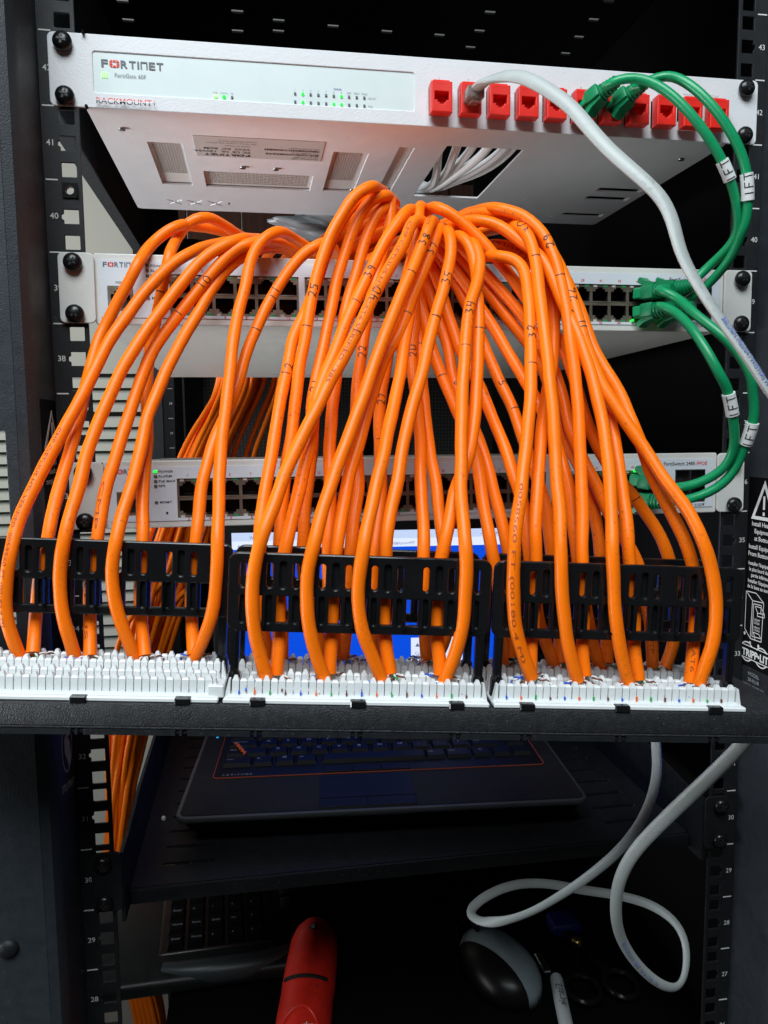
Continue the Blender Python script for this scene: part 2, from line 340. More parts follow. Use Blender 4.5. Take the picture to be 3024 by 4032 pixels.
# orange cables: key, label, pen marks (text, place along), print (text, from, to), path in millimetres
ORANGE = [
 ('g1', 'orange cable with long black print, clipped nearest the grey post on the half-wired block', [], [('CMP C(ETL)US HTL VERIFIED  0059560 FT (00182.4 M)', 0.62, 0.95)],
  [(-120.2,49.9,1756.0),(-133.7,29.1,1750.4),(-146.3,8.0,1742.6),(-156.8,-13.7,1733.6),(-167.2,-17.6,1726.7),(-175.4,-21.6,1718.2),(-186.1,-27.6,1704.9),(-197.5,-34.9,1687.9),(-206.0,-40.9,1673.6),(-216.5,-50.5,1649.6),(-224.8,-57.7,1631.0),(-237.1,-67.3,1605.9),(-242.7,-72.8,1593.2),(-248.7,-80.6,1577.2),(-252.0,-86.0,1566.3),(-253.5,-92.0,1554.7),(-255.9,-92.3,1540.9),(-257.7,-92.7,1525.9),(-256.0,-92.5,1512.0),(-252.6,-88.6,1496.0)]),
 ('g2', 'orange cable crossing under the printed one, tucked behind the bar nearest the grey post', [], [],
  [(-121.1,91.1,1765.2),(-131.2,70.2,1763.8),(-143.6,49.7,1762.8),(-159.2,29.5,1759.8),(-167.6,7.9,1754.6),(-173.6,7.6,1751.4),(-184.4,5.9,1742.0),(-191.1,-12.0,1725.4),(-197.3,-12.0,1714.0),(-204.3,-12.0,1702.5),(-209.3,-12.0,1693.0),(-215.0,-13.8,1682.2),(-222.4,-31.7,1647.7),(-225.8,-48.0,1621.5),(-230.3,-61.7,1598.1),(-234.0,-68.4,1583.5),(-237.1,-80.2,1559.0),(-241.6,-80.4,1542.4),(-244.1,-80.7,1528.1),(-246.0,-81.1,1510.8),(-245.6,-89.1,1498.0)]),
 ('g3', 'plain orange cable clipped on the front, second from the grey post', [], [],
  [(-103.2,42.6,1752.6),(-111.6,21.3,1750.0),(-120.1,-0.2,1745.4),(-127.8,-21.9,1740.0),(-137.3,-24.4,1735.5),(-146.7,-27.2,1729.0),(-155.9,-31.0,1719.6),(-165.2,-35.9,1706.6),(-175.9,-41.9,1691.0),(-185.5,-47.3,1676.6),(-194.1,-52.8,1661.8),(-205.9,-62.9,1634.8),(-214.3,-71.8,1611.3),(-218.2,-80.3,1591.8),(-222.0,-86.9,1577.1),(-225.0,-94.1,1561.3),(-227.4,-94.4,1547.9),(-228.7,-94.7,1535.8),(-228.3,-95.1,1525.1),(-226.0,-95.7,1513.5),(-224.2,-93.1,1502.7),(-223.1,-91.1,1494.3)]),
 ('g4', "orange cable marked 10 in black pen, passing behind the half-wired block's bar", [('10', 0.34), ('|', 0.4)], [('CMP C(ETL)US', 0.72, 0.98)],
  [(-84.3,41.7,1747.7),(-96.0,21.2,1747.1),(-105.2,-0.1,1744.1),(-118.2,-20.9,1738.7),(-128.0,-21.6,1735.4),(-137.6,-23.4,1727.2),(-147.2,-26.3,1715.2),(-156.6,-29.4,1703.3),(-166.0,-33.1,1690.7),(-175.1,-37.1,1678.0),(-184.0,-42.6,1661.9),(-191.2,-51.1,1639.5),(-201.2,-65.2,1605.2),(-205.4,-70.3,1590.9),(-208.1,-75.9,1575.7),(-210.3,-82.4,1558.5),(-213.7,-82.7,1541.7),(-215.5,-83.1,1527.3),(-216.0,-83.5,1512.9),(-215.7,-85.6,1506.5),(-215.0,-91.8,1495.5)]),
 ('g5', 'orange cable clipped on the front, beside the orange rear bundle', [], [],
  [(-92.2,28.7,1745.5),(-108.0,8.6,1742.2),(-121.3,-12.6,1733.9),(-130.2,-15.5,1728.3),(-139.9,-20.2,1717.5),(-147.5,-25.4,1705.1),(-155.0,-31.5,1691.0),(-163.4,-38.5,1675.2),(-171.3,-45.5,1659.9),(-179.1,-55.2,1639.0),(-183.3,-60.9,1627.0),(-187.9,-73.9,1601.2),(-191.0,-81.0,1587.4),(-195.6,-88.7,1572.7),(-198.2,-96.5,1558.5),(-200.1,-96.8,1545.7),(-200.5,-97.1,1535.1),(-198.5,-97.7,1521.9),(-195.3,-97.7,1510.2),(-192.4,-95.6,1500.1),(-190.4,-93.9,1492.4)]),
 ('g6', 'shaded orange cable dropping straight behind its neighbours over the power lamps', [('1', 0.36), ('|', 0.39)], [],
  [(-120.1,79.1,1763.3),(-129.9,58.2,1762.1),(-138.9,37.3,1763.0),(-151.1,17.0,1763.4),(-162.3,17.7,1759.2),(-169.7,16.4,1747.8),(-171.3,-12.0,1731.7),(-174.5,-12.0,1722.0),(-177.8,-12.0,1707.8),(-182.3,-12.0,1688.5),(-186.5,-12.7,1669.7),(-186.8,-31.2,1641.6),(-184.7,-49.5,1618.4),(-185.2,-60.6,1604.2),(-185.9,-69.7,1585.4),(-185.4,-84.6,1556.4),(-187.1,-85.1,1538.2),(-187.7,-85.5,1525.0),(-187.0,-88.0,1505.6),(-185.3,-94.3,1494.5)]),
 ('g7', "straight orange cable clipped last on the front of the half-wired block's bar", [], [],
  [(-71.5,42.7,1746.5),(-84.4,22.6,1747.7),(-94.9,2.0,1748.6),(-104.6,-19.1,1746.1),(-112.4,-21.1,1741.7),(-118.4,-24.1,1733.3),(-122.5,-28.7,1720.9),(-125.6,-34.9,1704.9),(-129.8,-40.7,1690.1),(-132.9,-47.7,1672.6),(-134.9,-54.4,1656.6),(-136.8,-61.4,1640.2),(-139.9,-71.8,1616.3),(-141.5,-78.2,1601.8),(-142.3,-86.8,1583.5),(-142.6,-92.4,1571.7),(-143.2,-101.3,1553.6),(-144.3,-101.7,1538.2),(-146.3,-102.1,1522.9),(-150.5,-101.6,1508.9),(-155.7,-98.4,1497.3),(-158.9,-96.6,1490.6)]),
 ('g8', 'orange cable marked 11 in black pen, crossing behind the straight one', [('11', 0.3), ('|', 0.37)], [],
  [(-60.6,23.7,1742.6),(-68.0,2.6,1743.6),(-75.4,-19.0,1739.8),(-84.3,-18.9,1735.4),(-94.3,-19.9,1725.3),(-102.5,-21.9,1713.3),(-110.6,-24.5,1701.3),(-116.7,-28.6,1687.2),(-123.7,-33.8,1672.4),(-127.7,-39.0,1659.7),(-135.7,-50.9,1635.0),(-145.7,-63.0,1613.3),(-150.1,-71.0,1597.2),(-152.0,-73.7,1590.0),(-154.0,-79.6,1574.7),(-156.1,-87.1,1555.8),(-158.8,-87.5,1537.5),(-159.7,-87.8,1524.3),(-159.2,-90.5,1504.8),(-158.5,-96.5,1494.5)]),
 ('r0', 'orange cable half hidden left of the cable marked 25, ending on the rear strip', [('12', 0.5)], [('C(ETL)US CM', 0.85, 0.97)],
  [(-28.0,1.4,1772.0),(-39.9,-19.2,1771.4),(-50.0,-19.9,1769.3),(-57.2,-21.6,1762.2),(-64.0,-24.6,1751.0),(-71.1,-28.6,1737.2),(-77.4,-34.0,1720.3),(-84.6,-40.4,1702.0),(-90.7,-46.0,1687.2),(-95.7,-49.2,1679.1),(-100.1,-56.9,1661.4),(-103.6,-63.8,1646.5),(-107.0,-70.9,1631.9),(-109.7,-78.1,1617.5),(-112.1,-82.8,1607.1),(-113.9,-87.2,1596.7),(-116.2,-91.5,1586.3),(-118.7,-97.0,1573.7),(-120.2,-103.0,1560.3),(-120.7,-103.6,1541.9),(-120.5,-104.3,1520.5),(-118.4,-102.7,1501.5),(-116.0,-100.2,1490.1)]),
 ('r1', 'orange cable marked 25 in black pen, arching highest under the firewall tray', [('25', 0.42), ('|', 0.47)], [],
  [(-21.5,28.1,1781.5),(-29.7,6.9,1780.2),(-37.7,-14.7,1776.4),(-45.8,-36.3,1771.0),(-52.8,-36.8,1767.7),(-59.2,-38.0,1761.2),(-65.6,-40.0,1750.9),(-71.4,-42.1,1740.6),(-76.3,-44.7,1729.0),(-81.4,-48.3,1713.4),(-85.7,-52.0,1698.2),(-88.4,-55.9,1683.0),(-90.2,-58.5,1672.7),(-93.1,-61.4,1661.0),(-95.7,-65.2,1646.4),(-98.4,-70.1,1628.2),(-100.4,-74.0,1613.9),(-102.1,-75.8,1606.8),(-104.6,-79.7,1592.5),(-107.6,-86.3,1568.7),(-109.6,-91.1,1551.8),(-109.6,-91.8,1532.0),(-108.6,-94.9,1502.4),(-109.1,-100.8,1490.6)]),
 ('r2', 'dark orange cable just right of the one marked 25, with small pen marks lower down', [('21', 0.55)], [],
  [(-18.1,17.4,1775.2),(-27.2,-3.7,1773.6),(-36.1,-25.2,1769.1),(-42.5,-25.2,1766.9),(-49.2,-26.2,1760.3),(-54.9,-28.1,1749.9),(-59.3,-30.6,1738.5),(-63.9,-33.6,1725.7),(-69.0,-37.8,1709.8),(-73.0,-43.1,1692.5),(-76.9,-48.4,1676.5),(-80.6,-53.6,1661.8),(-85.0,-59.2,1646.7),(-87.4,-64.3,1633.9),(-87.2,-70.4,1620.3),(-87.5,-74.8,1610.2),(-90.4,-79.4,1595.9),(-92.1,-82.9,1585.2),(-94.1,-87.3,1572.0),(-95.4,-92.0,1558.5),(-96.3,-92.4,1546.3),(-94.5,-93.2,1528.6),(-90.5,-94.1,1512.2),(-87.7,-97.8,1500.0),(-86.3,-102.7,1491.2)]),
 ('r3', 'orange cable running straight down behind the ones marked 39 and 38', [], [],
  [(-15.4,22.1,1769.6),(-24.6,1.0,1767.8),(-34.7,-20.3,1763.2),(-39.4,-20.5,1759.2),(-43.8,-21.7,1750.3),(-48.2,-23.6,1739.7),(-51.8,-25.9,1729.2),(-56.5,-30.1,1713.7),(-61.0,-33.8,1701.6),(-65.0,-40.0,1685.2),(-68.8,-49.0,1665.5),(-72.9,-61.1,1643.0),(-76.0,-70.1,1628.0),(-77.9,-79.4,1613.7),(-79.3,-87.2,1599.8),(-79.8,-94.7,1582.8),(-80.7,-101.1,1568.4),(-82.3,-106.2,1556.6),(-82.5,-107.3,1526.7),(-79.3,-105.6,1500.2),(-78.3,-103.3,1491.7)]),
 ('r4', 'orange cable marked 22 in black pen, behind the one marked 38', [('22', 0.46)], [],
  [(-17.9,28.1,1776.4),(-24.0,6.5,1774.5),(-29.8,-15.5,1769.4),(-29.4,-17.0,1759.7),(-31.1,-18.5,1750.1),(-36.4,-21.3,1733.5),(-42.4,-26.3,1713.1),(-48.4,-33.1,1692.7),(-51.1,-38.3,1680.3),(-54.1,-44.8,1666.6),(-56.7,-51.1,1654.7),(-58.7,-57.0,1644.7),(-61.3,-69.1,1626.2),(-62.6,-83.2,1606.8),(-63.4,-93.6,1585.4),(-67.3,-100.3,1569.2),(-69.8,-107.4,1552.9),(-71.1,-107.8,1539.0),(-72.1,-108.4,1519.2),(-73.6,-107.4,1504.4),(-74.6,-103.7,1490.8)]),
 ('b1', 'orange cable marked 39 in black pen, behind the middle bar', [('39', 0.3), ('|', 0.35)], [],
  [(-6.2,-3.2,1761.7),(-14.2,-24.5,1759.8),(-25.1,-45.7,1754.5),(-31.0,-48.2,1746.4),(-37.6,-51.0,1737.5),(-42.7,-53.6,1729.3),(-47.8,-56.7,1719.8),(-53.0,-60.5,1708.9),(-58.8,-64.3,1698.0),(-62.9,-67.0,1690.4),(-67.1,-70.4,1681.4),(-71.2,-73.8,1672.5),(-75.5,-78.3,1661.1),(-81.1,-82.7,1650.3),(-86.3,-88.1,1637.5),(-88.6,-92.6,1627.4),(-90.1,-97.9,1616.0),(-93.0,-103.0,1604.9),(-96.4,-107.5,1594.1),(-99.2,-112.6,1582.6),(-103.5,-118.0,1570.1),(-106.6,-123.2,1558.6),(-109.2,-123.5,1543.7),(-111.0,-124.1,1524.4),(-111.1,-125.2,1511.0),(-112.1,-127.5,1500.6),(-113.3,-129.6,1490.6)]),
 ('f1', 'orange cable marked 40 with worn black print, crossing over its neighbours', [('40', 0.29), ('|', 0.36)], [('CMP C(ETL)US HTL  CAT6 VERIFIED 1385', 0.1, 0.48)],
  [(-9.9,-35.2,1748.5),(-19.3,-56.3,1746.5),(-22.8,-57.3,1745.7),(-26.1,-60.0,1739.8),(-31.1,-64.9,1729.3),(-39.9,-71.1,1715.7),(-48.3,-77.4,1701.7),(-56.5,-83.9,1686.7),(-62.3,-88.5,1675.6),(-70.2,-94.0,1661.8),(-77.8,-98.8,1649.2),(-85.9,-104.3,1634.2),(-92.6,-108.5,1622.2),(-98.9,-112.4,1611.0),(-105.3,-118.5,1598.2),(-110.3,-124.7,1585.7),(-115.0,-130.5,1574.6),(-119.2,-135.0,1566.0),(-122.3,-135.1,1555.6),(-124.3,-135.4,1541.1),(-124.9,-135.7,1530.6),(-124.4,-136.2,1518.6),(-122.3,-135.2,1506.1),(-120.2,-134.6,1497.7),(-118.6,-134.1,1490.5)]),
 ('f2', 'orange cable marked 38 in black pen, on the front of the bar', [('38', 0.2), ('|', 0.26)], [('HTL VERIFIED', 0.05, 0.16)],
  [(3.6,-13.7,1751.9),(-4.5,-35.0,1750.3),(-12.7,-56.6,1745.1),(-16.9,-61.5,1734.1),(-22.5,-66.5,1722.7),(-29.9,-73.0,1707.8),(-37.1,-79.4,1693.2),(-44.0,-85.7,1678.4),(-50.9,-91.7,1663.8),(-56.1,-97.4,1649.8),(-60.4,-101.5,1639.6),(-67.5,-107.6,1623.9),(-74.6,-114.0,1607.5),(-80.0,-119.9,1594.5),(-86.1,-126.7,1580.8),(-90.0,-132.2,1570.1),(-92.8,-137.4,1560.2),(-95.6,-137.5,1549.7),(-97.0,-137.8,1539.1),(-97.1,-138.2,1527.2),(-95.4,-138.3,1513.7),(-91.9,-137.4,1499.6),(-87.9,-136.8,1488.0)]),
 ('b2', 'orange cable marked 37 hugging the one marked 38', [('37', 0.21), ('|', 0.34)], [],
  [(12.4,-6.4,1749.8),(3.7,-27.5,1748.5),(-5.5,-49.0,1743.2),(-9.7,-53.2,1731.9),(-15.3,-57.3,1720.5),(-20.9,-61.7,1708.7),(-26.4,-66.1,1697.0),(-31.1,-70.6,1685.4),(-36.4,-75.0,1674.1),(-44.7,-79.2,1663.4),(-49.1,-83.7,1652.4),(-53.5,-88.1,1641.6),(-58.8,-94.0,1627.5),(-63.2,-99.9,1613.8),(-68.3,-105.8,1600.4),(-72.6,-111.7,1587.2),(-76.0,-118.1,1573.5),(-79.5,-125.5,1558.0),(-81.8,-125.9,1541.7),(-82.9,-126.5,1523.0),(-83.5,-128.2,1507.6),(-85.3,-131.9,1490.3)]),
 ('f3', 'unmarked orange cable on the front, between those marked 38 and 34', [], [],
  [(0.9,5.1,1765.7),(-7.3,-16.2,1763.9),(-15.6,-37.7,1759.5),(-16.4,-41.3,1750.0),(-18.4,-45.0,1740.1),(-21.1,-49.1,1729.6),(-23.8,-55.7,1713.5),(-26.2,-62.6,1697.9),(-28.9,-69.5,1683.3),(-31.7,-74.1,1673.8),(-34.4,-79.8,1662.9),(-38.4,-88.1,1647.6),(-42.5,-95.8,1634.2),(-46.0,-102.1,1623.9),(-51.5,-112.7,1607.1),(-56.2,-120.1,1594.1),(-60.0,-127.0,1581.6),(-63.6,-133.1,1570.8),(-67.0,-139.6,1559.7),(-69.3,-139.8,1547.8),(-70.4,-140.1,1537.2),(-70.5,-140.4,1526.5),(-68.7,-140.8,1515.6),(-64.0,-140.1,1502.9),(-58.2,-139.3,1487.7)]),
 ('b3', 'orange cable marked 35 in pen, bending away from the cable marked 34', [('35', 0.27), ('|', 0.34)], [],
  [(9.2,-12.0,1740.1),(2.7,-32.9,1743.2),(-0.1,-55.2,1740.5),(-0.4,-60.8,1727.5),(-4.6,-67.3,1711.6),(-10.0,-73.3,1696.1),(-15.9,-79.2,1680.9),(-19.8,-83.5,1669.9),(-23.1,-88.2,1657.8),(-27.7,-93.1,1644.8),(-33.0,-98.4,1630.8),(-37.7,-103.7,1617.0),(-41.6,-108.9,1603.5),(-45.3,-116.1,1587.4),(-49.8,-121.8,1574.5),(-53.0,-127.6,1562.0),(-53.8,-128.2,1543.8),(-54.9,-128.8,1521.5),(-54.6,-130.9,1505.4),(-52.8,-134.7,1489.2)]),
 ('f4', 'orange cable marked 34, last on the front of the bar before the laptop screen', [('34', 0.28), ('|', 0.35)], [],
  [(12.4,-33.1,1735.5),(12.9,-55.6,1735.8),(17.0,-60.8,1729.4),(16.6,-66.3,1719.2),(12.2,-73.0,1705.8),(6.4,-79.2,1692.8),(2.7,-86.0,1678.6),(-0.8,-93.9,1661.6),(-3.2,-99.8,1648.4),(-5.4,-106.0,1633.9),(-8.2,-114.4,1613.4),(-10.7,-123.3,1593.4),(-12.3,-129.2,1582.7),(-13.0,-136.7,1569.8),(-13.6,-144.1,1557.2),(-13.2,-144.6,1543.8),(-14.0,-145.0,1530.3),(-15.0,-145.3,1519.5),(-17.6,-144.4,1505.7),(-21.0,-143.2,1494.5),(-25.1,-142.2,1485.2)]),
 ('b4', 'orange cable marked 33, twisting behind the one marked 34', [('33', 0.28), ('|', 0.35)], [],
  [(9.2,-12.0,1739.3),(7.6,-32.1,1741.1),(7.7,-54.9,1737.9),(12.3,-58.4,1732.1),(14.0,-63.3,1720.0),(13.9,-69.3,1704.4),(12.7,-75.3,1689.1),(10.8,-82.9,1670.1),(8.5,-88.8,1655.7),(6.1,-95.0,1641.3),(2.4,-102.7,1623.5),(-1.0,-108.9,1609.8),(-7.9,-115.6,1594.2),(-13.8,-119.3,1584.8),(-17.5,-125.5,1570.7),(-21.5,-130.3,1559.5),(-23.6,-130.5,1550.1),(-25.8,-130.8,1536.2),(-26.8,-131.3,1520.1),(-26.9,-132.9,1506.2),(-25.5,-135.4,1495.1),(-25.8,-137.0,1487.6)]),
 ('c27', 'orange cable with faded pen mark, straight behind the marked 37 and 36 cables', [('27', 0.42), ('|', 0.52)], [],
  [(-12.2,-14.7,1738.9),(-17.6,-15.3,1727.1),(-23.5,-19.0,1705.0),(-28.9,-24.4,1686.1),(-34.5,-31.4,1669.0),(-39.2,-40.8,1651.7),(-43.3,-51.2,1635.9),(-46.2,-63.2,1620.6),(-47.6,-72.7,1609.6),(-48.9,-85.3,1596.3),(-51.1,-96.3,1575.5),(-54.5,-102.9,1562.2),(-56.1,-108.6,1551.2),(-56.9,-109.2,1533.2),(-57.0,-110.0,1511.5),(-56.5,-107.8,1499.6),(-56.0,-105.3,1489.5)]),
 ('c20', 'orange cable marked 20, half covered by the one marked 35', [('20', 0.3)], [],
  [(-9.4,-17.5,1743.2),(-11.6,-19.5,1731.3),(-13.3,-23.4,1714.3),(-15.6,-28.3,1697.2),(-18.2,-34.1,1681.2),(-21.4,-41.3,1664.8),(-21.8,-49.3,1650.0),(-21.3,-59.8,1633.9),(-22.5,-71.9,1616.7),(-25.8,-87.8,1596.0),(-26.6,-93.3,1585.3),(-27.3,-101.8,1568.3),(-29.0,-110.9,1549.9),(-28.9,-111.6,1532.5),(-28.5,-112.2,1515.1),(-28.0,-110.2,1498.7),(-26.7,-107.8,1488.5)]),
 ('c7', 'orange cable marked 17, next to the one marked 20', [('7', 0.26)], [],
  [(-12.7,-17.1,1741.6),(-14.6,-19.2,1724.8),(-14.3,-22.2,1709.6),(-14.0,-25.8,1695.9),(-14.3,-33.1,1674.5),(-14.8,-43.3,1652.0),(-15.7,-53.3,1634.0),(-16.0,-62.5,1619.7),(-16.3,-75.0,1602.0),(-15.3,-83.3,1587.5),(-15.2,-88.6,1574.8),(-14.8,-94.9,1560.0),(-13.8,-99.1,1550.5),(-12.1,-99.7,1540.0),(-11.5,-100.1,1529.5),(-11.8,-100.6,1514.5),(-13.9,-102.9,1498.8),(-18.8,-106.1,1490.6),(-23.1,-108.2,1484.8)]),
 ('t1', 'orange cable with one pen tick, passing low behind the cable marked 34', [('|', 0.34)], [],
  [(-16.0,-16.6,1741.6),(-13.5,-20.3,1724.6),(-11.6,-27.0,1700.7),(-8.5,-35.8,1678.5),(-5.8,-43.7,1663.1),(-1.8,-53.7,1647.1),(0.8,-61.9,1635.4),(5.0,-73.6,1621.1),(7.8,-83.8,1609.2),(7.8,-92.1,1598.6),(7.9,-99.4,1583.4),(8.5,-107.2,1567.9),(9.5,-114.0,1554.7),(11.2,-114.5,1544.2),(12.8,-115.0,1533.5),(15.4,-115.9,1513.8),(16.6,-114.3,1497.0),(17.6,-111.6,1483.5)]),
 ('t8', 'orange cable marked 8, diving behind the pair marked 34 and 33', [('8', 0.37)], [],
  [(-13.8,-22.2,1740.4),(-11.6,-23.4,1730.5),(-8.9,-25.3,1719.5),(-5.0,-28.8,1703.4),(-0.5,-33.9,1687.0),(2.9,-40.2,1670.9),(4.2,-48.2,1652.9),(7.5,-58.3,1635.4),(12.2,-69.4,1619.5),(14.2,-76.2,1610.2),(15.5,-82.7,1601.2),(17.3,-88.2,1588.8),(19.5,-93.6,1575.2),(20.9,-97.1,1566.4),(22.4,-102.0,1554.1),(24.1,-102.7,1539.2),(24.8,-103.7,1513.5),(22.0,-111.9,1486.9)]),
 ('t9', 'unmarked orange cable fanning between those marked 8 and 5', [], [],
  [(-10.7,-23.6,1740.1),(-7.8,-25.6,1731.7),(-2.0,-29.8,1716.6),(3.1,-36.0,1696.1),(6.6,-41.3,1682.3),(8.7,-46.1,1670.8),(13.8,-53.1,1657.8),(19.5,-62.1,1643.1),(22.2,-71.7,1627.5),(25.9,-82.2,1612.6),(28.0,-92.5,1598.3),(29.7,-98.8,1586.6),(31.9,-104.8,1573.7),(32.5,-110.3,1561.0),(31.6,-116.1,1547.1),(33.8,-117.0,1528.0),(37.5,-118.0,1507.3),(42.7,-116.5,1494.6),(48.9,-114.4,1479.7)]),
 ('t5', 'orange cable marked 5, slanting behind the cable marked 32', [('5', 0.39), ('|', 0.45)], [],
  [(-7.6,-24.9,1741.5),(-1.4,-27.4,1731.5),(6.2,-30.8,1719.8),(12.4,-34.4,1708.0),(19.4,-40.1,1691.2),(25.3,-47.9,1670.7),(31.4,-57.3,1650.8),(36.6,-65.9,1635.2),(39.4,-74.4,1619.9),(42.4,-84.8,1602.4),(45.8,-91.3,1587.3),(48.5,-96.2,1574.3),(48.8,-100.4,1562.3),(48.8,-104.4,1550.5),(50.1,-104.9,1540.1),(51.8,-105.7,1520.4),(53.2,-109.3,1495.2),(52.5,-114.6,1482.6)]),
 ('td', 'orange cable below the fan, behind the one marked 32', [], [],
  [(-9.8,-27.3,1744.1),(-5.2,-29.1,1739.0),(4.7,-33.4,1727.2),(15.7,-39.7,1710.3),(24.0,-46.0,1694.8),(30.7,-52.3,1680.9),(37.5,-60.0,1665.8),(43.6,-68.2,1651.6),(49.9,-78.7,1634.6),(54.5,-90.3,1616.1),(57.0,-99.3,1601.2),(59.1,-105.1,1586.9),(59.0,-110.9,1571.4),(58.7,-118.2,1552.2),(62.0,-119.3,1530.3),(65.9,-120.3,1509.5),(70.7,-118.7,1492.0),(76.2,-116.7,1477.9)]),
 ('tc', 'orange cable in the middle of the fan, behind those marked 32 and 30', [], [],
  [(-5.4,-30.0,1745.2),(1.0,-31.5,1740.3),(10.4,-34.2,1730.4),(19.7,-37.6,1718.8),(28.3,-41.3,1707.1),(35.3,-44.8,1697.4),(42.2,-48.9,1686.9),(48.4,-52.8,1678.1),(56.5,-59.3,1663.8),(61.9,-67.7,1644.3),(64.6,-77.0,1623.7),(67.5,-85.5,1606.5),(72.8,-91.8,1594.5),(76.8,-96.1,1581.8),(78.0,-99.4,1570.5),(78.8,-103.0,1557.6),(78.9,-107.2,1542.5),(80.7,-108.1,1519.7),(81.4,-112.3,1492.9),(80.1,-116.9,1481.7)]),
 ('tb', 'orange cable high in the fan, crossing to the block by the sticker', [], [('CAT6 U/FTP', 0.86, 0.97)],
  [(-0.1,-35.8,1746.3),(6.2,-37.5,1742.2),(16.9,-41.3,1729.0),(24.7,-44.5,1719.4),(30.5,-47.0,1713.0),(37.5,-50.4,1704.2),(44.5,-54.4,1694.5),(54.0,-61.8,1676.9),(62.3,-71.1,1656.6),(65.4,-79.3,1638.3),(66.2,-88.0,1619.6),(69.3,-95.7,1605.4),(73.7,-102.4,1593.5),(79.1,-108.4,1577.4),(85.3,-114.6,1561.4),(93.4,-121.3,1545.8),(98.9,-122.5,1526.4),(102.4,-123.4,1508.4),(105.4,-121.6,1492.6),(107.4,-119.3,1479.4)]),
 ('ta', 'wide sweeping orange cable in front of the fan, topmost of it', [('3', 0.66), ('|', 0.71)], [],
  [(-5.3,1.1,1766.1),(-5.1,-21.7,1763.0),(-4.1,-45.0,1757.0),(2.6,-46.4,1754.2),(10.1,-48.4,1748.2),(17.4,-50.5,1741.1),(24.6,-52.9,1732.6),(31.7,-55.5,1723.3),(38.2,-58.0,1714.8),(43.7,-60.5,1706.3),(54.7,-65.7,1689.3),(66.2,-71.6,1672.8),(73.0,-78.3,1649.9),(77.4,-85.2,1626.4),(83.6,-91.8,1606.5),(91.7,-96.8,1591.4),(101.1,-100.8,1580.0),(107.7,-104.1,1569.4),(114.2,-107.3,1558.8),(119.1,-110.4,1547.4),(122.2,-111.0,1537.4),(124.2,-111.6,1524.4),(126.0,-112.4,1506.1),(121.7,-116.2,1488.5),(114.0,-120.0,1475.8)]),
 ('g32', 'orange cable marked 32, first on the front of the bar by the sticker side', [('32', 0.38), ('|', 0.43)], [('0058560 FT (00180.4 M)', 0.66, 0.97)],
  [(24.3,-15.0,1732.4),(27.4,-38.2,1729.7),(26.1,-60.9,1725.4),(32.3,-65.7,1723.9),(36.3,-68.9,1722.1),(40.1,-72.7,1718.1),(41.6,-77.3,1710.4),(41.1,-83.4,1698.7),(40.0,-89.1,1687.2),(37.9,-96.2,1672.1),(35.9,-102.6,1657.6),(34.0,-109.0,1642.6),(30.9,-115.2,1626.9),(26.5,-122.2,1607.9),(21.9,-129.4,1591.7),(20.1,-133.3,1584.0),(15.8,-139.8,1571.4),(12.4,-146.2,1559.3),(11.7,-146.6,1546.2),(11.4,-147.0,1533.2),(11.9,-147.5,1520.1),(14.5,-147.4,1507.9),(18.3,-146.7,1496.8),(22.7,-146.1,1485.6)]),
 ('h31', 'orange cable with dense print on its crest, behind the one marked 30', [], [('CAT6 U/FTP 23AWG CMP', 0.06, 0.26)],
  [(24.5,-20.4,1737.8),(29.5,-43.8,1736.4),(38.5,-46.7,1735.7),(45.7,-49.6,1731.8),(51.0,-52.5,1726.0),(57.2,-56.3,1719.1),(63.1,-60.0,1713.1),(63.4,-65.5,1698.4),(60.6,-75.5,1674.8),(58.3,-80.9,1663.4),(54.1,-87.3,1650.8),(48.8,-94.0,1638.5),(44.6,-100.9,1626.8),(39.7,-110.6,1611.4),(33.9,-121.5,1588.5),(30.3,-129.0,1571.9),(28.2,-134.5,1560.0),(28.4,-134.9,1548.1),(28.0,-135.4,1532.0),(27.6,-135.9,1517.8),(25.2,-137.6,1503.3),(23.8,-141.2,1486.6)]),
 ('g30', 'orange cable marked 30, dropping from its own crest straight onto the bar front', [('30', 0.23), ('|', 0.28)], [],
  [(45.5,2.5,1757.2),(44.6,-20.3,1752.7),(43.0,-42.9,1748.0),(40.1,-65.5,1742.5),(44.8,-69.6,1738.1),(46.3,-74.4,1729.1),(46.6,-80.3,1717.2),(46.3,-87.6,1701.6),(45.4,-94.3,1686.5),(45.1,-100.7,1671.7),(44.9,-106.5,1657.3),(44.4,-112.2,1642.4),(43.6,-119.3,1622.9),(42.5,-125.7,1604.0),(40.8,-133.8,1585.5),(40.1,-138.5,1575.7),(37.1,-148.4,1554.7),(38.0,-149.3,1532.5),(39.1,-149.9,1517.7),(41.6,-149.4,1503.8),(45.1,-148.8,1492.1),(47.9,-148.3,1483.3)]),
 ('h29', 'orange cable marked 29, the outermost high arch beside the empty rack space', [('29', 0.32), ('|', 0.37)], [],
  [(17.0,11.7,1762.9),(20.8,-11.4,1762.8),(25.8,-35.0,1759.7),(30.5,-58.7,1754.5),(40.7,-63.7,1751.0),(47.1,-67.5,1745.9),(53.3,-72.0,1737.8),(57.3,-76.2,1728.3),(59.7,-80.4,1717.5),(60.9,-85.3,1703.8),(62.0,-89.8,1691.0),(62.1,-94.7,1676.1),(62.6,-99.6,1661.5),(62.6,-105.6,1642.8),(61.9,-110.6,1626.8),(60.9,-116.7,1607.3),(59.3,-123.0,1588.1),(57.2,-129.5,1569.4),(54.3,-137.1,1547.6),(55.0,-137.7,1531.4),(55.2,-138.3,1514.1),(53.4,-140.6,1499.2),(54.1,-143.8,1484.4)]),
 ('g28', 'orange cable emerging from under the one marked 29, clipped on the bar front', [('28', 0.36)], [],
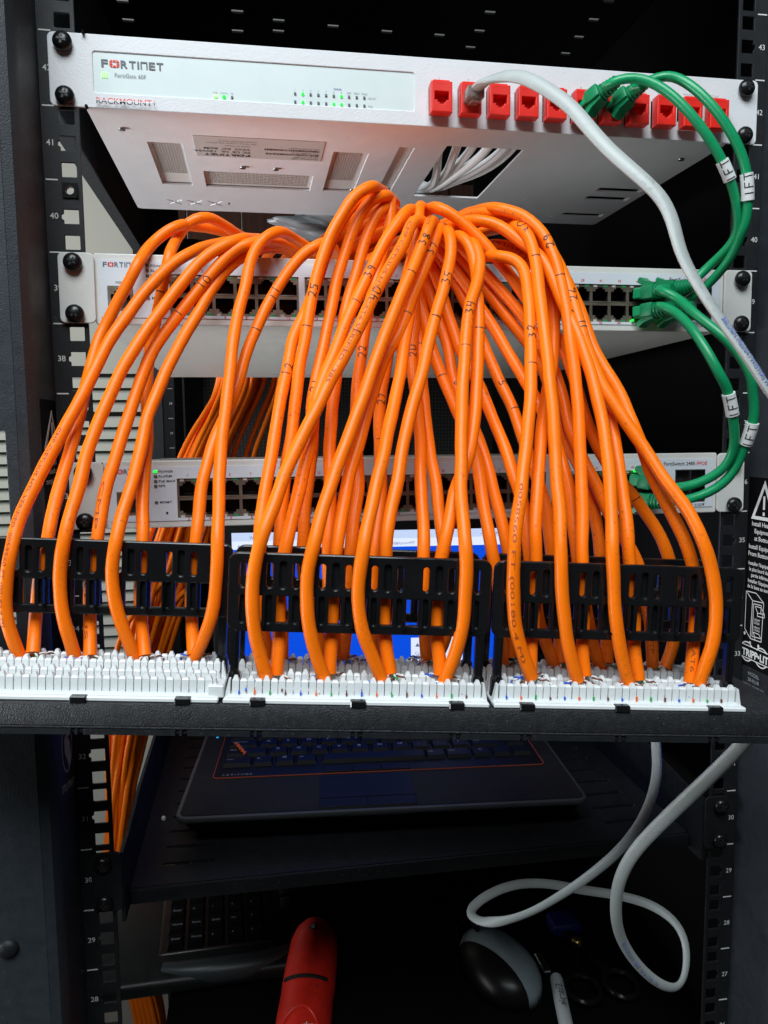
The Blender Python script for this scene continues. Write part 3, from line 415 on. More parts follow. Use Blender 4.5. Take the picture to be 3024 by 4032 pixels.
  [(11.0,-25.2,1752.5),(14.0,-48.5,1749.6),(24.3,-53.7,1748.3),(30.9,-57.7,1744.5),(37.3,-62.0,1738.9),(41.6,-65.6,1733.1),(48.6,-70.3,1727.4),(54.6,-75.2,1719.8),(57.7,-80.9,1707.6),(60.8,-87.2,1694.0),(63.9,-91.9,1684.5),(66.6,-96.6,1675.2),(68.5,-101.3,1664.9),(69.8,-106.0,1654.6),(71.3,-111.6,1642.4),(71.9,-115.1,1634.7),(72.4,-120.5,1622.7),(71.7,-127.2,1607.5),(70.6,-133.8,1592.4),(69.0,-140.2,1577.9),(67.2,-145.6,1565.8),(65.2,-150.8,1554.1),(66.1,-151.7,1531.8),(67.3,-152.3,1516.9),(69.9,-151.9,1503.0),(72.8,-151.3,1491.9),(76.2,-150.8,1480.8)]),
 ('h27', 'orange cable beside the one emerging from under the marked 29 cable', [], [],
  [(30.1,6.0,1762.7),(37.3,-18.0,1759.0),(41.8,-41.9,1752.0),(52.0,-46.7,1745.3),(60.4,-51.8,1735.0),(66.6,-57.9,1720.6),(71.0,-64.3,1705.6),(74.1,-71.4,1689.1),(76.1,-78.8,1672.9),(77.7,-85.9,1658.5),(80.8,-93.2,1646.0),(82.9,-99.5,1635.2),(83.8,-104.7,1626.2),(83.8,-111.2,1614.8),(82.8,-119.3,1599.3),(82.3,-126.0,1584.0),(81.9,-132.7,1569.1),(80.3,-139.0,1554.6),(80.8,-139.4,1544.7),(83.0,-140.1,1529.2),(84.1,-140.8,1512.4),(82.9,-143.0,1498.2),(84.5,-146.4,1481.1)]),
 ('g26', "orange cable bulging out furthest toward the warning sticker, nicked at the bar's end", [('26', 0.33), ('||', 0.37)], [],
  [(19.7,-24.8,1758.5),(24.7,-48.5,1754.3),(37.3,-55.5,1752.9),(48.0,-62.6,1745.8),(55.9,-70.0,1733.7),(61.9,-77.9,1717.9),(65.5,-84.6,1703.4),(67.7,-90.7,1689.2),(70.0,-97.7,1672.1),(72.6,-103.7,1657.7),(75.6,-108.6,1646.5),(79.7,-113.1,1636.9),(84.9,-118.5,1625.8),(91.9,-125.1,1612.6),(97.3,-131.4,1601.0),(103.7,-139.8,1586.2),(110.2,-147.0,1574.8),(114.1,-154.7,1560.5),(119.7,-155.7,1545.5),(122.2,-156.4,1530.4),(123.3,-157.0,1515.3),(122.5,-156.5,1503.7),(119.5,-155.4,1492.0),(115.8,-154.2,1478.7)]),
 ('h25', 'orange cable printed CS34R CAT6 near its cut end by the warning sticker', [], [('CS34R CAT6', 0.87, 0.985)],
  [(20.1,-17.1,1758.9),(25.3,-40.7,1755.3),(40.3,-46.4,1754.3),(53.2,-52.6,1746.2),(62.6,-59.2,1732.6),(68.9,-66.0,1716.0),(72.7,-70.8,1704.5),(75.5,-74.3,1696.3),(77.8,-78.6,1685.7),(80.1,-83.5,1674.0),(82.6,-88.4,1662.7),(86.4,-93.0,1653.5),(91.6,-99.1,1642.2),(94.4,-104.5,1630.9),(97.4,-110.5,1618.7),(99.6,-117.4,1604.1),(102.7,-123.6,1589.6),(107.4,-130.0,1576.0),(112.2,-136.5,1562.5),(114.8,-142.0,1550.1),(117.2,-142.5,1543.0),(119.6,-143.2,1530.0),(119.2,-143.7,1514.0),(116.9,-145.8,1497.1),(113.9,-149.0,1478.5)]),
]
GREEN = {
 'ga': [(110.8,-28.0,1841.9),(112.9,-36.0,1842.8),(121.5,-32.2,1848.0),(126.4,-39.4,1845.7),(136.3,-43.5,1841.5),(146.9,-49.3,1832.3),(157.9,-54.5,1818.9),(169.5,-55.8,1805.6),(178.7,-55.5,1794.0),(185.4,-54.7,1783.5),(190.4,-53.3,1775.7),(195.1,-51.1,1765.7),(198.2,-49.6,1755.3),(199.7,-46.4,1749.5),(199.7,-43.9,1745.1),(198.8,-39.1,1740.7),(195.7,-34.0,1735.5),(192.2,-26.8,1730.7),(188.1,-21.5,1726.4),(184.6,-16.3,1722.3),(171.3,-30.0,1716.2)],
 'gb': [(129.8,-28.0,1840.5),(131.7,-36.0,1841.3),(142.4,-28.4,1848.9),(148.4,-36.5,1848.8),(154.3,-46.2,1843.6),(162.9,-53.8,1833.2),(172.2,-58.7,1821.0),(182.1,-60.7,1807.7),(190.9,-60.6,1794.4),(196.0,-59.5,1783.2),(198.4,-58.1,1771.6),(200.1,-55.6,1760.0),(201.0,-53.6,1751.3),(199.3,-50.7,1747.7),(200.2,-47.3,1742.1),(200.1,-41.9,1735.4),(198.5,-35.2,1728.7),(196.5,-28.4,1723.2),(193.8,-22.3,1718.0),(189.0,-18.0,1713.0),(184.7,-12.6,1709.3),(169.2,-28.0,1703.4)],
 'gc': [(148.1,-36.0,1711.7),(148.8,-45.0,1709.6),(156.3,-46.0,1706.0),(156.8,-59.2,1697.7),(159.2,-68.6,1690.0),(163.2,-76.1,1683.4),(168.2,-81.7,1676.6),(173.7,-85.4,1669.5),(179.0,-88.1,1661.8),(182.8,-89.6,1653.6),(185.5,-89.7,1647.9),(186.5,-87.2,1643.5),(190.9,-85.2,1631.3),(191.6,-83.2,1622.1),(190.8,-80.0,1612.8),(190.0,-75.8,1603.3),(188.9,-72.4,1595.3),(186.1,-68.9,1585.8),(179.8,-64.5,1578.9),(171.5,-59.7,1573.4),(163.2,-54.5,1570.9),(160.7,-32.0,1569.7)],
 'gd': [(148.8,-36.0,1701.3),(148.6,-46.0,1699.4),(154.3,-48.7,1696.2),(153.5,-62.7,1688.5),(154.5,-71.8,1681.1),(156.4,-79.2,1672.1),(158.6,-84.5,1664.0),(161.9,-86.9,1656.4),(165.8,-88.4,1647.9),(170.2,-86.4,1645.0),(173.5,-84.8,1636.8),(176.9,-83.4,1626.9),(180.4,-80.9,1616.8),(184.1,-76.5,1606.6),(183.4,-71.5,1595.8),(177.3,-65.2,1587.4),(170.4,-59.5,1582.3),(161.8,-53.4,1579.1),(158.5,-32.0,1579.5)],
}
WHITE = [(22.2,-20.0,1836.4),(26.2,-23.4,1840.2),(32.6,-34.6,1840.4),(41.5,-46.6,1838.1),(49.8,-58.9,1830.5),(57.3,-68.3,1821.4),(66.8,-79.4,1808.5),(73.4,-89.1,1794.2),(81.6,-98.2,1779.2),(90.8,-107.3,1766.0),(99.5,-113.9,1755.0),(106.3,-118.1,1745.8),(110.3,-122.1,1733.6),(112.8,-126.4,1716.2),(117.4,-130.5,1703.6),(122.6,-134.7,1691.8),(129.0,-139.1,1679.5),(136.6,-143.9,1666.0),(143.8,-148.5,1652.9),(151.6,-152.3,1638.6),(164.0,-156.1,1622.1),(176.3,-157.9,1596.0),(185.8,-158.1,1561.1),(187.1,-157.1,1525.4),(183.5,-152.0,1490.9),(174.8,-145.2,1465.5),(167.5,-139.5,1450.2),(160.1,-131.9,1433.1),(148.0,-117.5,1406.3),(129.9,-102.6,1375.1),(112.6,-92.6,1346.8),(107.3,-84.2,1322.2),(111.7,-73.2,1288.7),(123.8,-62.9,1260.6),(141.7,-56.4,1235.2),(159.2,-52.8,1218.9),(173.8,-47.9,1211.3),(183.5,-41.0,1214.6),(191.4,-28.4,1230.1),(190.6,-17.2,1238.6),(179.1,-4.3,1245.7),(156.0,7.1,1250.4),(127.5,17.1,1252.5),(100.5,22.1,1257.6),(71.0,19.3,1261.5),(44.5,11.1,1259.3),(29.1,-1.8,1257.4),(30.5,-17.0,1260.4),(42.0,-33.3,1268.8),(59.6,-45.1,1280.9),(78.4,-51.8,1294.9),(98.9,-53.7,1308.3),(121.8,-50.9,1322.4),(142.3,-42.6,1335.9),(158.8,-30.5,1350.6),(168.8,-18.6,1363.1),(178.4,1.7,1376.9),(194.0,35.0,1378.3)]

# ================================================================== the setting
fl = MB().box((-4, -4, -.05), (4, 3.2, 0)).build('floor', 'floor_grey'); fl['kind'] = 'structure'
wall = MB().box((-4, 2.0, 1.800), (3, 2.08, 3.0)).box((-4, 2.045, 0), (3, 2.08, 1.79)).build('wall', 'wall_paint'); wall['kind'] = 'structure'
slat = MB().prism([(-.030, -.0165), (-.034, -.0155), (-.012, .0175), (-.004, .0185), (.012, .0185), (.012, -.0165)], -2.2, .6, lambda x, y, z: (z, x, y)).mesh('slat', True, 30)
zz = 1.772; k = 0
while zz > .75:
    obj('slat', slat, 'slat_paint', wall, loc=(0, 2.033, zz)); zz -= .0368 if k != 2 else .047; k += 1
wp = thing('wooden_panel', 'dark brown wooden panel behind the rack, above the upper switch', 'panel', loc=(.2, 1.6, 0))
for i in range(9):
    MB().rbox((-.62 + i * .14, 0, 1.90), (-.483 + i * .14, .02, 2.6), .002, 1).build('plank', 'wood', wp)

# ================================================================== the rack
rack = thing('server_rack', 'black rack cabinet with numbered square-hole rails and slate grey corner post', 'server rack')
def rail(side):
    s = side
    x0, x1 = -.2478, -.2255
    holes = []
    for un in range(22, 46):
        for k, dz in enumerate((.00635, .022225, .0381)):
            zc = (un - 1) * U + dz; a, b = -.2375, -.2277; h = .0047
            if k == 1:
                holes.append([(a, zc - h), (b, zc - h), (b, zc + h), (a, zc + h), (a, zc + .0022), (a - .0015, zc + .0012), (a - .0015, zc - .0012), (a, zc - .0022)])
            else: holes.append(rect(a, zc - h, b, zc + h, .0008, 2))
    vs, fs = plate2d(rect(x0, .02, x1, 2.045), holes, .002, .0003)
    if s > 0: vs = [(-x, y, z) for x, y, z in vs]; fs = [f[::-1] for f in fs]
    o = MB().add(vs, fs, front(0.0)).build('front_rail', 'rack_black', rack)
    for un in range(22, 46):
        xa, xb = (-.2468, -.2396) if s < 0 else (.2396, .2468)
        MB().box((xa, 0, un * U - .0004), (xb, -.0002, un * U + .0004)).build('unit_mark', 'rail_white', o)
    text(o, 'unit_number', [(str(un), -.2428 if s < 0 else .2436, (un - .5) * U - .0016, .0052, 'CENTER', .004) for un in range(22, 46)], 'rail_white', front(-.0003))
    return o
rail(-1); rail(1)
for s in (-1, 1):
    prof = [(-.2481, .0005), (-.2481, -.040), (-.2490, -.0455), (-.2520, -.0505), (-.2575, -.0520), (-.2580, -.0500), (-.2540, -.0490), (-.2510, -.0450), (-.2502, -.040), (-.2502, .0005)]
    prof = [(x if s < 0 else -x, y) for x, y in prof]
    if s > 0: prof = prof[::-1]
    MB().prism(prof[::-1], .02, 2.05).build('corner_post', 'post_slate', rack, True)
    op = [rect(-.45, 1.505, -.2640, 1.6215, .002)] if s < 0 else []
    vs, fs = plate2d(rect(-.50, .02, -.2580, 2.05), op, .0025, .0004)
    if s > 0: vs = [(-x, y, z) for x, y, z in vs]; fs = [f[::-1] for f in fs]
    MB().add(vs, fs, front(-.0520)).build('post_face', 'post_slate', rack)
    vs, fs = plate2d(rect(-.500, .02, -.4, 2.05), [], .002)
MB().lathe([(.0062, 0), (.0061, .001), (.0052, .0024), (.0035, .0034), (.0015, .0039), (.0001, .004)], 24, lambda a, b, c: (a - .2800, -.0522 - c, b + 1.3020)).build('plastic_rivet', 'rack_black', rack, True)
# upper left side panel, roof with vents, right side panel, rear frame, perforated door and black gap filler
MB().box((-.2640, .022, 1.8425), (-.2625, .70, 2.05)).box((-.2625, .022, 1.8425), (-.2520, .70, 1.845)).build('side_panel', 'post_slate', rack)
MB().box((.290, -.04, .02), (.292, .84, 2.05)).build('side_panel', 'inner_black', rack)
rh = []
for x, y in [(-.2415, .3255), (-.2416, .3625), (-.128, .3286), (-.1286, .3687), (-.0853, .3403), (-.0849, .3625), (-.0274, .3434), (.0316, .3461), (.0901, .3455), (.1313, .3304), (.1314, .2921), (.1315, .3672), (.2447, .29), (.2443, .3271), (.2444, .3652), (.2444, .2533), (-.128, .25), (-.2415, .288), (.1313, .255)]:
    rh.append(rect(x - .0060, y - .0034, x + .0060, y + .0034))
vs, fs = plate2d(rect(-.32, -.05, .32, .85), rh, .002)
MB().add(vs, fs, under(2.05)).build('roof_panel', 'inner_black', rack)
for s in (-1, 1):
    holes = []
    for un in range(28, 44):
        for dz in (.00635, .022225, .0381):
            zc = (un - 1) * U + dz - .005; holes.append(rect(-.2375, zc - .0047, -.2277, zc + .0047))
    vs, fs = plate2d(rect(-.2571, .02, -.2245, 2.045), holes, .002)
    if s > 0: vs = [(-x, y, z) for x, y, z in vs]; fs = [f[::-1] for f in fs]
    o = MB().add(vs, fs, front(.680)).build('rear_rail', 'rack_black', rack)
    if s < 0:
        for un in range(34, 44): MB().box((-.2490, .6797, un * U - .0055), (-.2420, .680, un * U - .0047)).build('unit_mark', 'rail_white', o)
        text(o, 'unit_number', [(str(un), -.2452, (un - .5) * U - .0068, .0048, 'CENTER', .004) for un in range(34, 44)], 'rail_white', front(.6795))
        MB().box((-.2835, .676, .02), (-.2571, .70, 2.05)).build('rear_post', 'post_slate', rack)
door = MB().box((-.205, .800, .05), (.290, .802, 1.93)).build('rear_door', 'mesh_door', rack)
MB().box((-.2835, .795, .05), (-.205, .81, 1.93)).box((.05, .790, .05), (.09, .80, 1.93)).build('door_frame_filler', 'inner_black', rack)  # door stile, plus a black filler added to keep the rear gap dark
# cage nut in an open hole
cn = MB(); vs, fs = plate2d(rect(-.0046, -.0046, .0046, .0046), [rect(-.0026, -.0026, .0026, .0026, .00255, 4)], .004)
cn.add(vs, fs, lambda x, y, z: (x - .2326, -.001 - z, y + 39 * U + .0381)).box((-.2285, -.003, 39 * U + .0345), (-.2276, .004, 39 * U + .0417))
cn.build('cage_nut', 'screw_black', rack, label='steel cage nut clipped into a rail hole')
# safety sticker on the right inner side of the frame
def side_right(x, y, z): return (.2479 - z, -x, y)      # x grows towards the door
st = MB().add(*plate2d(rect(-.0005, 1.405, .075, 1.582), [], .0003), T=side_right).build('warning_label', 'inner_black', rack, label='black safety sticker with white print beside the rail')
mb = MB()
tri = [(.0045, 1.5505), (.0335, 1.5505), (.019, 1.580)]
vs, fs = plate2d(tri, [[(.0085, 1.5530), (.0295, 1.5530), (.019, 1.5745)]], .0002); mb.add(vs, fs, lambda x, y, z: side_right(x, y, z + .0004))
for a, b, c, d in ((.0180, 1.5585, .0200, 1.5685), (.0180, 1.5540, .0200, 1.5565)): MB().box((a, b, .0003), (c, d, .0005), side_right).build('exclamation_mark', 'rail_white', st)
mb.build('warning_triangle', 'rail_white', st); mb = MB()
# drawing of a rack on castors, light on top and heavy below
def seg(p, q, w=.0006):
    (x0, y0), (x1, y1) = p, q; L = math.hypot(x1 - x0, y1 - y0); nx, ny = -(y1 - y0) / L * w / 2, (x1 - x0) / L * w / 2
    mb.add([(x0 + nx, y0 + ny, .0005), (x1 + nx, y1 + ny, .0005), (x1 - nx, y1 - ny, .0005), (x0 - nx, y0 - ny, .0005)], [(0, 3, 2, 1)], side_right)
bx = lambda x, y: (.0025 + x, 1.465 + y)
for p, q in [((0, 0), (0, .0295)), ((0, .0295), (.012, .030)), ((0, .0295), (.008, .0235)), ((.012, .030), (.021, .0245)), ((.008, .0235), (.021, .0245)), ((.008, .0235), (.007, -.006)), ((0, 0), (.007, -.006)), ((.007, -.006), (.020, -.0055)), ((.021, .0245), (.020, -.0055)), ((.0095, .0215), (.0185, .022)), ((.0095, .0215), (.009, -.004)), ((.0185, .022), (.0182, .016)), ((.009, -.004), (.012, -.0035)),
             ((.0115, .0200), (.0185, .0203)), ((.0115, .020), (.0145, .0155)), ((.0185, .0203), (.0225, .0160)), ((.0145, .0155), (.0225, .0160)), ((.0145, .0155), (.0145, .0130)), ((.0145, .013), (.0225, .0135)), ((.0225, .016), (.0225, .0135)),
             ((.010, -.0003), (.0170, -.0003)), ((.010, -.0003), (.0125, -.0035)), ((.0170, -.0003), (.0195, -.0030)), ((.0125, -.0035), (.0195, -.0030)), ((.0125, -.0035), (.0125, -.0055))]:
    seg(bx(*p), bx(*q))
for a, b in ((0, -.0035), (.007, -.0095), (.017, -.0095)):
    mb.add([(bx(a, b)[0] + .0012 * math.cos(i * .785), bx(a, b)[1] + .0014 * math.sin(i * .785), .0005) for i in range(8)], [tuple(range(8))[::-1]], side_right)
mb.build('rack_drawing', 'rail_white', st)
T4 = lambda x, y, z: side_right(x, y, z + .0005)
text(st, 'lettering', [('Install Heavier', .019, 1.5455, .0048, 'CENTER', .012, .95), ('Equipment', .019, 1.5400, .0048, 'CENTER', .012, .95), ('at Bottom', .019, 1.5345, .0048, 'CENTER', .012, .95),
    ('Install Equipment', .019, 1.5280, .0048, 'CENTER', .012, .95), ('From Bottom Up', .019, 1.5225, .0048, 'CENTER', .012, .95),
    ("Installer l'équipement", .019, 1.5155, .0040, 'CENTER', .012, .88), ('le plus lourd dans la', .019, 1.5110, .0040, 'CENTER', .012, .88), ('partie inférieure', .019, 1.5066, .0040, 'CENTER', .012, .88),
    ("Installer l'équipement", .019, 1.5020, .0040, 'CENTER', .012, .88), ('de la base au sommet', .019, 1.4978, .0040, 'CENTER', .012, .88), ('LIGHT', bx(.0105, 0)[0], bx(0, .0090)[1], .0026, 'LEFT'), ('LÉGER', bx(.0105, 0)[0], bx(0, .0066)[1], .0024, 'LEFT'), ('HEAVY', bx(.0105, 0)[0], bx(0, .0032)[1], .0024, 'LEFT'), ('LOURD', bx(.0105, 0)[0], bx(0, .0012)[1], .0022, 'LEFT'),
    ('TRIPP•LITE', .0005, 1.4445, .0078, 'LEFT', .035, .95)], 'rail_white', T4)
mb = MB().box((0, 1.4525, .0004), (.044, 1.4531, .0006), side_right).box((-.0002, 1.4426, .0004), (.044, 1.4432, .0006), side_right)
for cx, cy in ((.006, 1.4480), (.0235, 1.4475)):
    for a0, a1 in ((30, 150), (210, 330)):
        ring = [(cx + r * math.cos(R(a)), cy + r * .95 * math.sin(R(a))) for r, rng in ((.0082, range(a0 + 10, a1 - 9, 10)), (.0072, range(a1 - 10, a0 + 9, -10))) for a in rng]
        mb.prism(ring, .0004, .0005, side_right)
mb.build('maker_emblem', 'rail_white', st)
pl = MB().add(*plate2d(rect(.0005, 1.408, .05, 1.4365, .002), [], .0003), T=lambda x, y, z: side_right(x, y, z + .0004)).build('serial_plate', 'rack_black', rack)
text(pl, 'lettering', [('MODEL', .016, 1.4305, .0040, 'CENTER', .006), ('SR45UB', .016, 1.4260, .0040, 'CENTER', .006), ('WWW.TRIPPLITE', .016, 1.4215, .0034, 'CENTER'), ('SERIAL NUMBER', .016, 1.4175, .0034, 'CENTER'), ('3109FCDSUB19', .016, 1.4138, .0034, 'CENTER')], 'text_grey', lambda x, y, z: side_right(x, y, z + .0009))
# sticker and maker's mark on the left inner side
def side_left(x, y, z): return (-.2480 + z, -x, y)      # x grows towards the door
mb = MB()
vs, fs = plate2d([(.0, 1.6095), (.034, 1.6095), (.013, 1.6335)][::1], [[(.0042, 1.6112), (.0285, 1.6112), (.0132, 1.6300)]], .0002); mb.add(vs, fs, lambda x, y, z: side_left(x, y, z + .0004))
sl = MB().add(*plate2d(rect(-.0005, 1.47, .038, 1.6400), [], .0003), T=side_left).build('warning_label', 'inner_black', rack)
mb.build('warning_triangle', 'sticker_grey', sl)
MB().box((.0120, 1.6160, .0003), (.0150, 1.6260, .0005), side_left).build('exclamation_bar', 'sticker_grey', sl); MB().box((.0125, 1.6125, .0003), (.0150, 1.6148, .0005), side_left).build('exclamation_dot', 'sticker_grey', sl)
text(sl, 'lettering', [('Install Heavier', .018, 1.6050, .0048, 'CENTER', .01), ('Equipment', .018, 1.5995, .0048, 'CENTER', .01), ('at Bottom', .018, 1.5940, .0048, 'CENTER', .01), ('Install Equipment', .018, 1.5880, .0048, 'CENTER', .01)], 'sticker_grey', lambda x, y, z: side_left(x, y, z + .0005))
mb = MB(); el = lambda r: [(.017 + r * .0135 * math.cos(i * .2618), 1.4165 + r * .0185 * math.sin(i * .2618)) for i in range(24)]
vs, fs = plate2d(el(1), [el(.93)], .0002); mb.add(vs, fs, side_left)
mb.prism([(.0125 + .0032 * math.cos(i * .5236), 1.4235 + .0032 * math.sin(i * .5236)) for i in range(12)], .0001, .0003, side_left)
mb.prism([(.009, 1.403), (.016, 1.4005), (.019, 1.407), (.024, 1.413), (.0245, 1.4215), (.0215, 1.4240), (.0195, 1.4195), (.018, 1.4265), (.0155, 1.419), (.0115, 1.417)], .0001, .0003, side_left)
mk = mb.build('maker_emblem', 'sticker_grey', rack)
text(mk, 'lettering', [('TRIPP-LITE', .003, 1.3835, .0070, 'LEFT', .02)], 'sticker_grey', lambda x, y, z: side_left(x, y + (x - .003) * .22, z + .0002))

# ================================================================== logo
def fortinet(parent, x, z, h, width, T, grey='logo_grey', red='logo_red'):
    """capital lettering with the red broken ring for the O"""
    s = h / .70
    g = MB(); r = MB()
    wl = width / 8.15                                   # one letter cell
    def put(ch, x0, w):
        vs, fs = text2d(ch, s, 'LEFT', .02); a = min(v[0] for v in vs); b = max(v[0] for v in vs)
        g.add([(x0 + (v[0] - a) / (b - a) * w, v[1] + z, 0) for v in vs], fs, T)
    put('F', x, wl * .82)
    ox = x + wl * 1.0; ow = wl * 1.22; gap = h * .075; cw = (ow - 2 * gap) / 3; ch = (h - 2 * gap) / 3
    for i in range(3):
        for j in range(3):
            if i == 1 and j == 1: continue
            a, b = ox + i * (cw + gap), z + j * (ch + gap); q = [(a, b), (a + cw, b), (a + cw, b + ch), (a, b + ch)]
            if (i, j) == (0, 0): q = [(a + cw * .7, b), (a + cw, b), (a + cw, b + ch), (a, b + ch), (a, b + ch * .7)]
            if (i, j) == (2, 0): q = [(a, b), (a + cw * .3, b), (a + cw, b + ch * .7), (a + cw, b + ch), (a, b + ch)]
            if (i, j) == (0, 2): q = [(a, b), (a + cw, b), (a + cw, b + ch), (a + cw * .7, b + ch), (a, b + ch * .3)]
            if (i, j) == (2, 2): q = [(a, b), (a + cw, b), (a + cw, b + ch * .3), (a + cw * .3, b + ch), (a, b + ch)]
            r.add([(p[0], p[1], 0) for p in q], [tuple(range(len(q)))], T)
    xx = ox + ow + wl * .16
    for c, w in (('R', .86), ('T', .84), ('I', .22), ('N', .86), ('E', .78), ('T', .84)):
        if c == 'N':                                   # the logo's n has a flat top
            t = h * .17; a, b = xx, xx + wl * w
            g.add([(a, z, 0), (a + t, z, 0), (a + t, z + h - t, 0), (b - t, z + h - t, 0), (b - t, z, 0), (b, z, 0), (b, z + h, 0), (a, z + h, 0)], [(0, 1, 2, 7), (2, 3, 6, 7), (3, 4, 5, 6)], T)
        else: put(c, xx, wl * w)
        xx += wl * (w + .18)
    g.build('logo', grey, parent); r.build('logo_ring', red, parent)

# ================================================================== firewall in its rack tray
fw = thing('rackmount_firewall', 'white rack tray holding a firewall with a row of red keystone jacks', 'firewall', loc=(0, 0, 41 * U))
JX = [.0063 + .0200 * i for i in range(11)]
vs, fs = plate2d(rect(-.2413, .0004, .2413, .0434, .003), [rect(-.2158, .0088, -.0098, .0343, .002)] + [rect(x - .0071, .0066, x + .0071, .0256) for x in JX], .002, .0005)
MB().add(vs, fs, front(-.0005)).build('front_panel', 'tray_white', fw, True)
MB().box((-.2207, -.0035, .0430), (-.2192, .001, .0445)).box((-.2207, -.0035, -.0006), (-.2192, .001, .0006)).build('bend_notch', 'inner_black', fw)
MB().rbox((-.2165, .0002, .0080), (-.0090, .0025, .0352), .0005).build('firewall_face', 'firewall_face', fw)
vents = [rect(-.1912, .0555, -.1668, .1515, .001), rect(-.1560, .1133, -.0695, .1535, .001), rect(-.0590, .0572, -.0325, .1518, .001)]
hole = rect(.0207, .0340, .0790, .1560, .0015)
slots = [rect(.1735, a, .2140, a + .0110, .002) for a in (.1110, .1350, .1880)]
chan = rect(-.0128, .0412, -.0012, .1450)
xs = [[(x - .0075, .1945), (x - .0048, .1945), (x, .1995), (x + .0048, .1945), (x + .0075, .1945), (x + .0018, .2015), (x + .0075, .2085), (x + .0048, .2085), (x, .2035), (x - .0048, .2085), (x - .0075, .2085), (x - .0018, .2015)] for x in (-.1861, -.1686, -.1508)]
vs, fs = plate2d(rect(-.2208, .0018, .2206, .2262, .004), vents + [hole, chan] + slots + xs + [rect(-.1395, .1975, -.1372, .2045)], .0016, .0003)
MB().add(vs, fs, under(.0004)).build('tray_bottom', 'tray_white', fw)
MB().box((-.2208, .0018, .0025), (-.2193, .2255, .0405)).box((.2191, .0018, .0025), (.2206, .2255, .0405)).build('tray_side', 'tray_white', fw)
body = MB().rbox((-.2160, .0030, .0026), (-.0290, .1650, .0385), .001).build('firewall_body', 'vent_grey', fw)
MB().box((-.0135, .040, .0030), (-.0005, .147, .006)).build('channel', 'vent_grey', fw)
sm = MB()
for (x0, y0, x1, y1), nx, ny in (((-.1890, .060, -.1690, .128), 10, 24), ((-.1530, .117, -.0725, .1495), 26, 8), ((-.0565, .062, -.0365, .128), 10, 24)):
    for i in range(nx):
        for j in range(ny):
            cx = x0 + (x1 - x0) * (i + .5) / nx; cy = y0 + (y1 - y0) * (j + .5) / ny; sm.box((cx - (x1 - x0) / nx * .36, cy - (y1 - y0) / ny * .3, .00225), (cx + (x1 - x0) / nx * .36, cy + (y1 - y0) / ny * .3, .0027))
vo = sm.build('vent_slots', 'vent_slot', body); vo['kind'] = 'stuff'
MB().box((.160, .100, .0060), (.2185, .215, .0068)).build('slot_dark_plate', 'inner_black', fw)  # black plate added above the slots so they read dark
lab = MB().rbox((-.1587, .0382, -.0001), (-.0666, .0783, .0006), .0002, 1).build('rating_label', 'sticker_grey', fw)
def L2(x, y, z): return (-.1126 - x, .0583 + y, -.0003)              # reads upside down from the front
fortinet(lab, .0070, .0125, .0042, .0350, L2, 'text_dark', 'text_dark')
text(lab, 'lettering', [('FortiGate-60F', -.043, .0150, .0034, 'LEFT'), ('Model: FG-60F', -.043, .0115, .0030, 'LEFT'), ('P/N: P24286-03-02', -.043, .0030, .0026, 'LEFT'), ('S/N: FGT60FTK2009', -.043, -.0060, .0026, 'LEFT'),
    ('FC CE  UL  12V=3A', .007, .0065, .0048, 'LEFT', .015), ('VCCI  KC  RCM', .007, .0005, .0048, 'LEFT', .015), ('Made in Taiwan', .007, -.0050, .0028, 'LEFT'), ('This device complies with Part 15', .002, -.0100, .0026, 'LEFT'), ('Canada ICES-003 Class B', .002, -.0140, .0026, 'LEFT')], 'text_dark', L2)
mb = MB(); rr = random.Random(3)
for y in (-.0025, .0060):
    x = -.043
    while x < -.004:
        w = rr.choice((.0003, .0005, .0009)); mb.add([(x, y, 0), (x + w, y, 0), (x + w, y + .0034, 0), (x, y + .0034, 0)], [(0, 1, 2, 3)], L2); x += w + rr.choice((.0004, .0007))
mb.build('barcode', 'text_dark', lab)
for x, y in ((-.1251, .0992), (-.0997, .0996), (-.2041, .0324), (-.0345, .1440), (.2040, .035)): MB().lathe([(.0024, 0), (.0022, .0008), (.0001, .0010)], 14, lambda a, b, c, x=x, y=y: (a + x, b + y, -.0012 - c + .001)).build('rivet', 'steel', fw, True)
for x, y in ((.120, .150), (.130, .165), (.120, .170), (.112, .185), (.133, .185), (.095, .205), (.165, .2)): MB().lathe([(.0012, 0), (.0010, .0004), (.0001, .0005)], 8, lambda a, b, c, x=x, y=y: (a + x, b + y, -.0012 - c + .001)).build('weld_dot', 'tray_white', fw, True)
# lamps and lettering of the firewall
T = front(-.0001)
fortinet(fw, -.2103, .0250, .0044, .0400, front(-.0002))
text(fw, 'lettering', [('FortiGate 60F', -.2027, .0193, .0034, 'LEFT', 0, 1.0)] + [('PWR', -.1406, .0132, .0013, 'CENTER'), ('STATUS', -.1353, .0132, .0013, 'CENTER'), ('HA', -.1302, .0132, .0013, 'CENTER'), ('LINK/ACT', -.0418, .0154, .0013, 'LEFT'), ('SPEED', -.0418, .0103, .0013, 'LEFT')]
     + [(s, -.0897 + .00507 * i, .0180, .0014, 'CENTER') for i, s in enumerate(('1', '2', '3', '4', '5', 'A', 'B', 'DMZ', 'WAN1', 'WAN2'))], 'text_grey', front(-.0002))
text(fw, 'port_letters', [('FortiLink', -.0618, .0200, .0014, 'CENTER', .02)], 'print_blue', front(-.0002))
mb = MB()
for i in range(3): mb.rbox((-.2103 + i * .0013, .0185, -.0001), (-.2096 + i * .0013, .0217, .0004), .0001, 1, lambda x, y, z: (x, -.0001 - z, y))
mb.build('status_bars', 'led_hot', fw)
on = {(0, 1), (0, 6), (1, 1), (1, 5), (1, 6)}
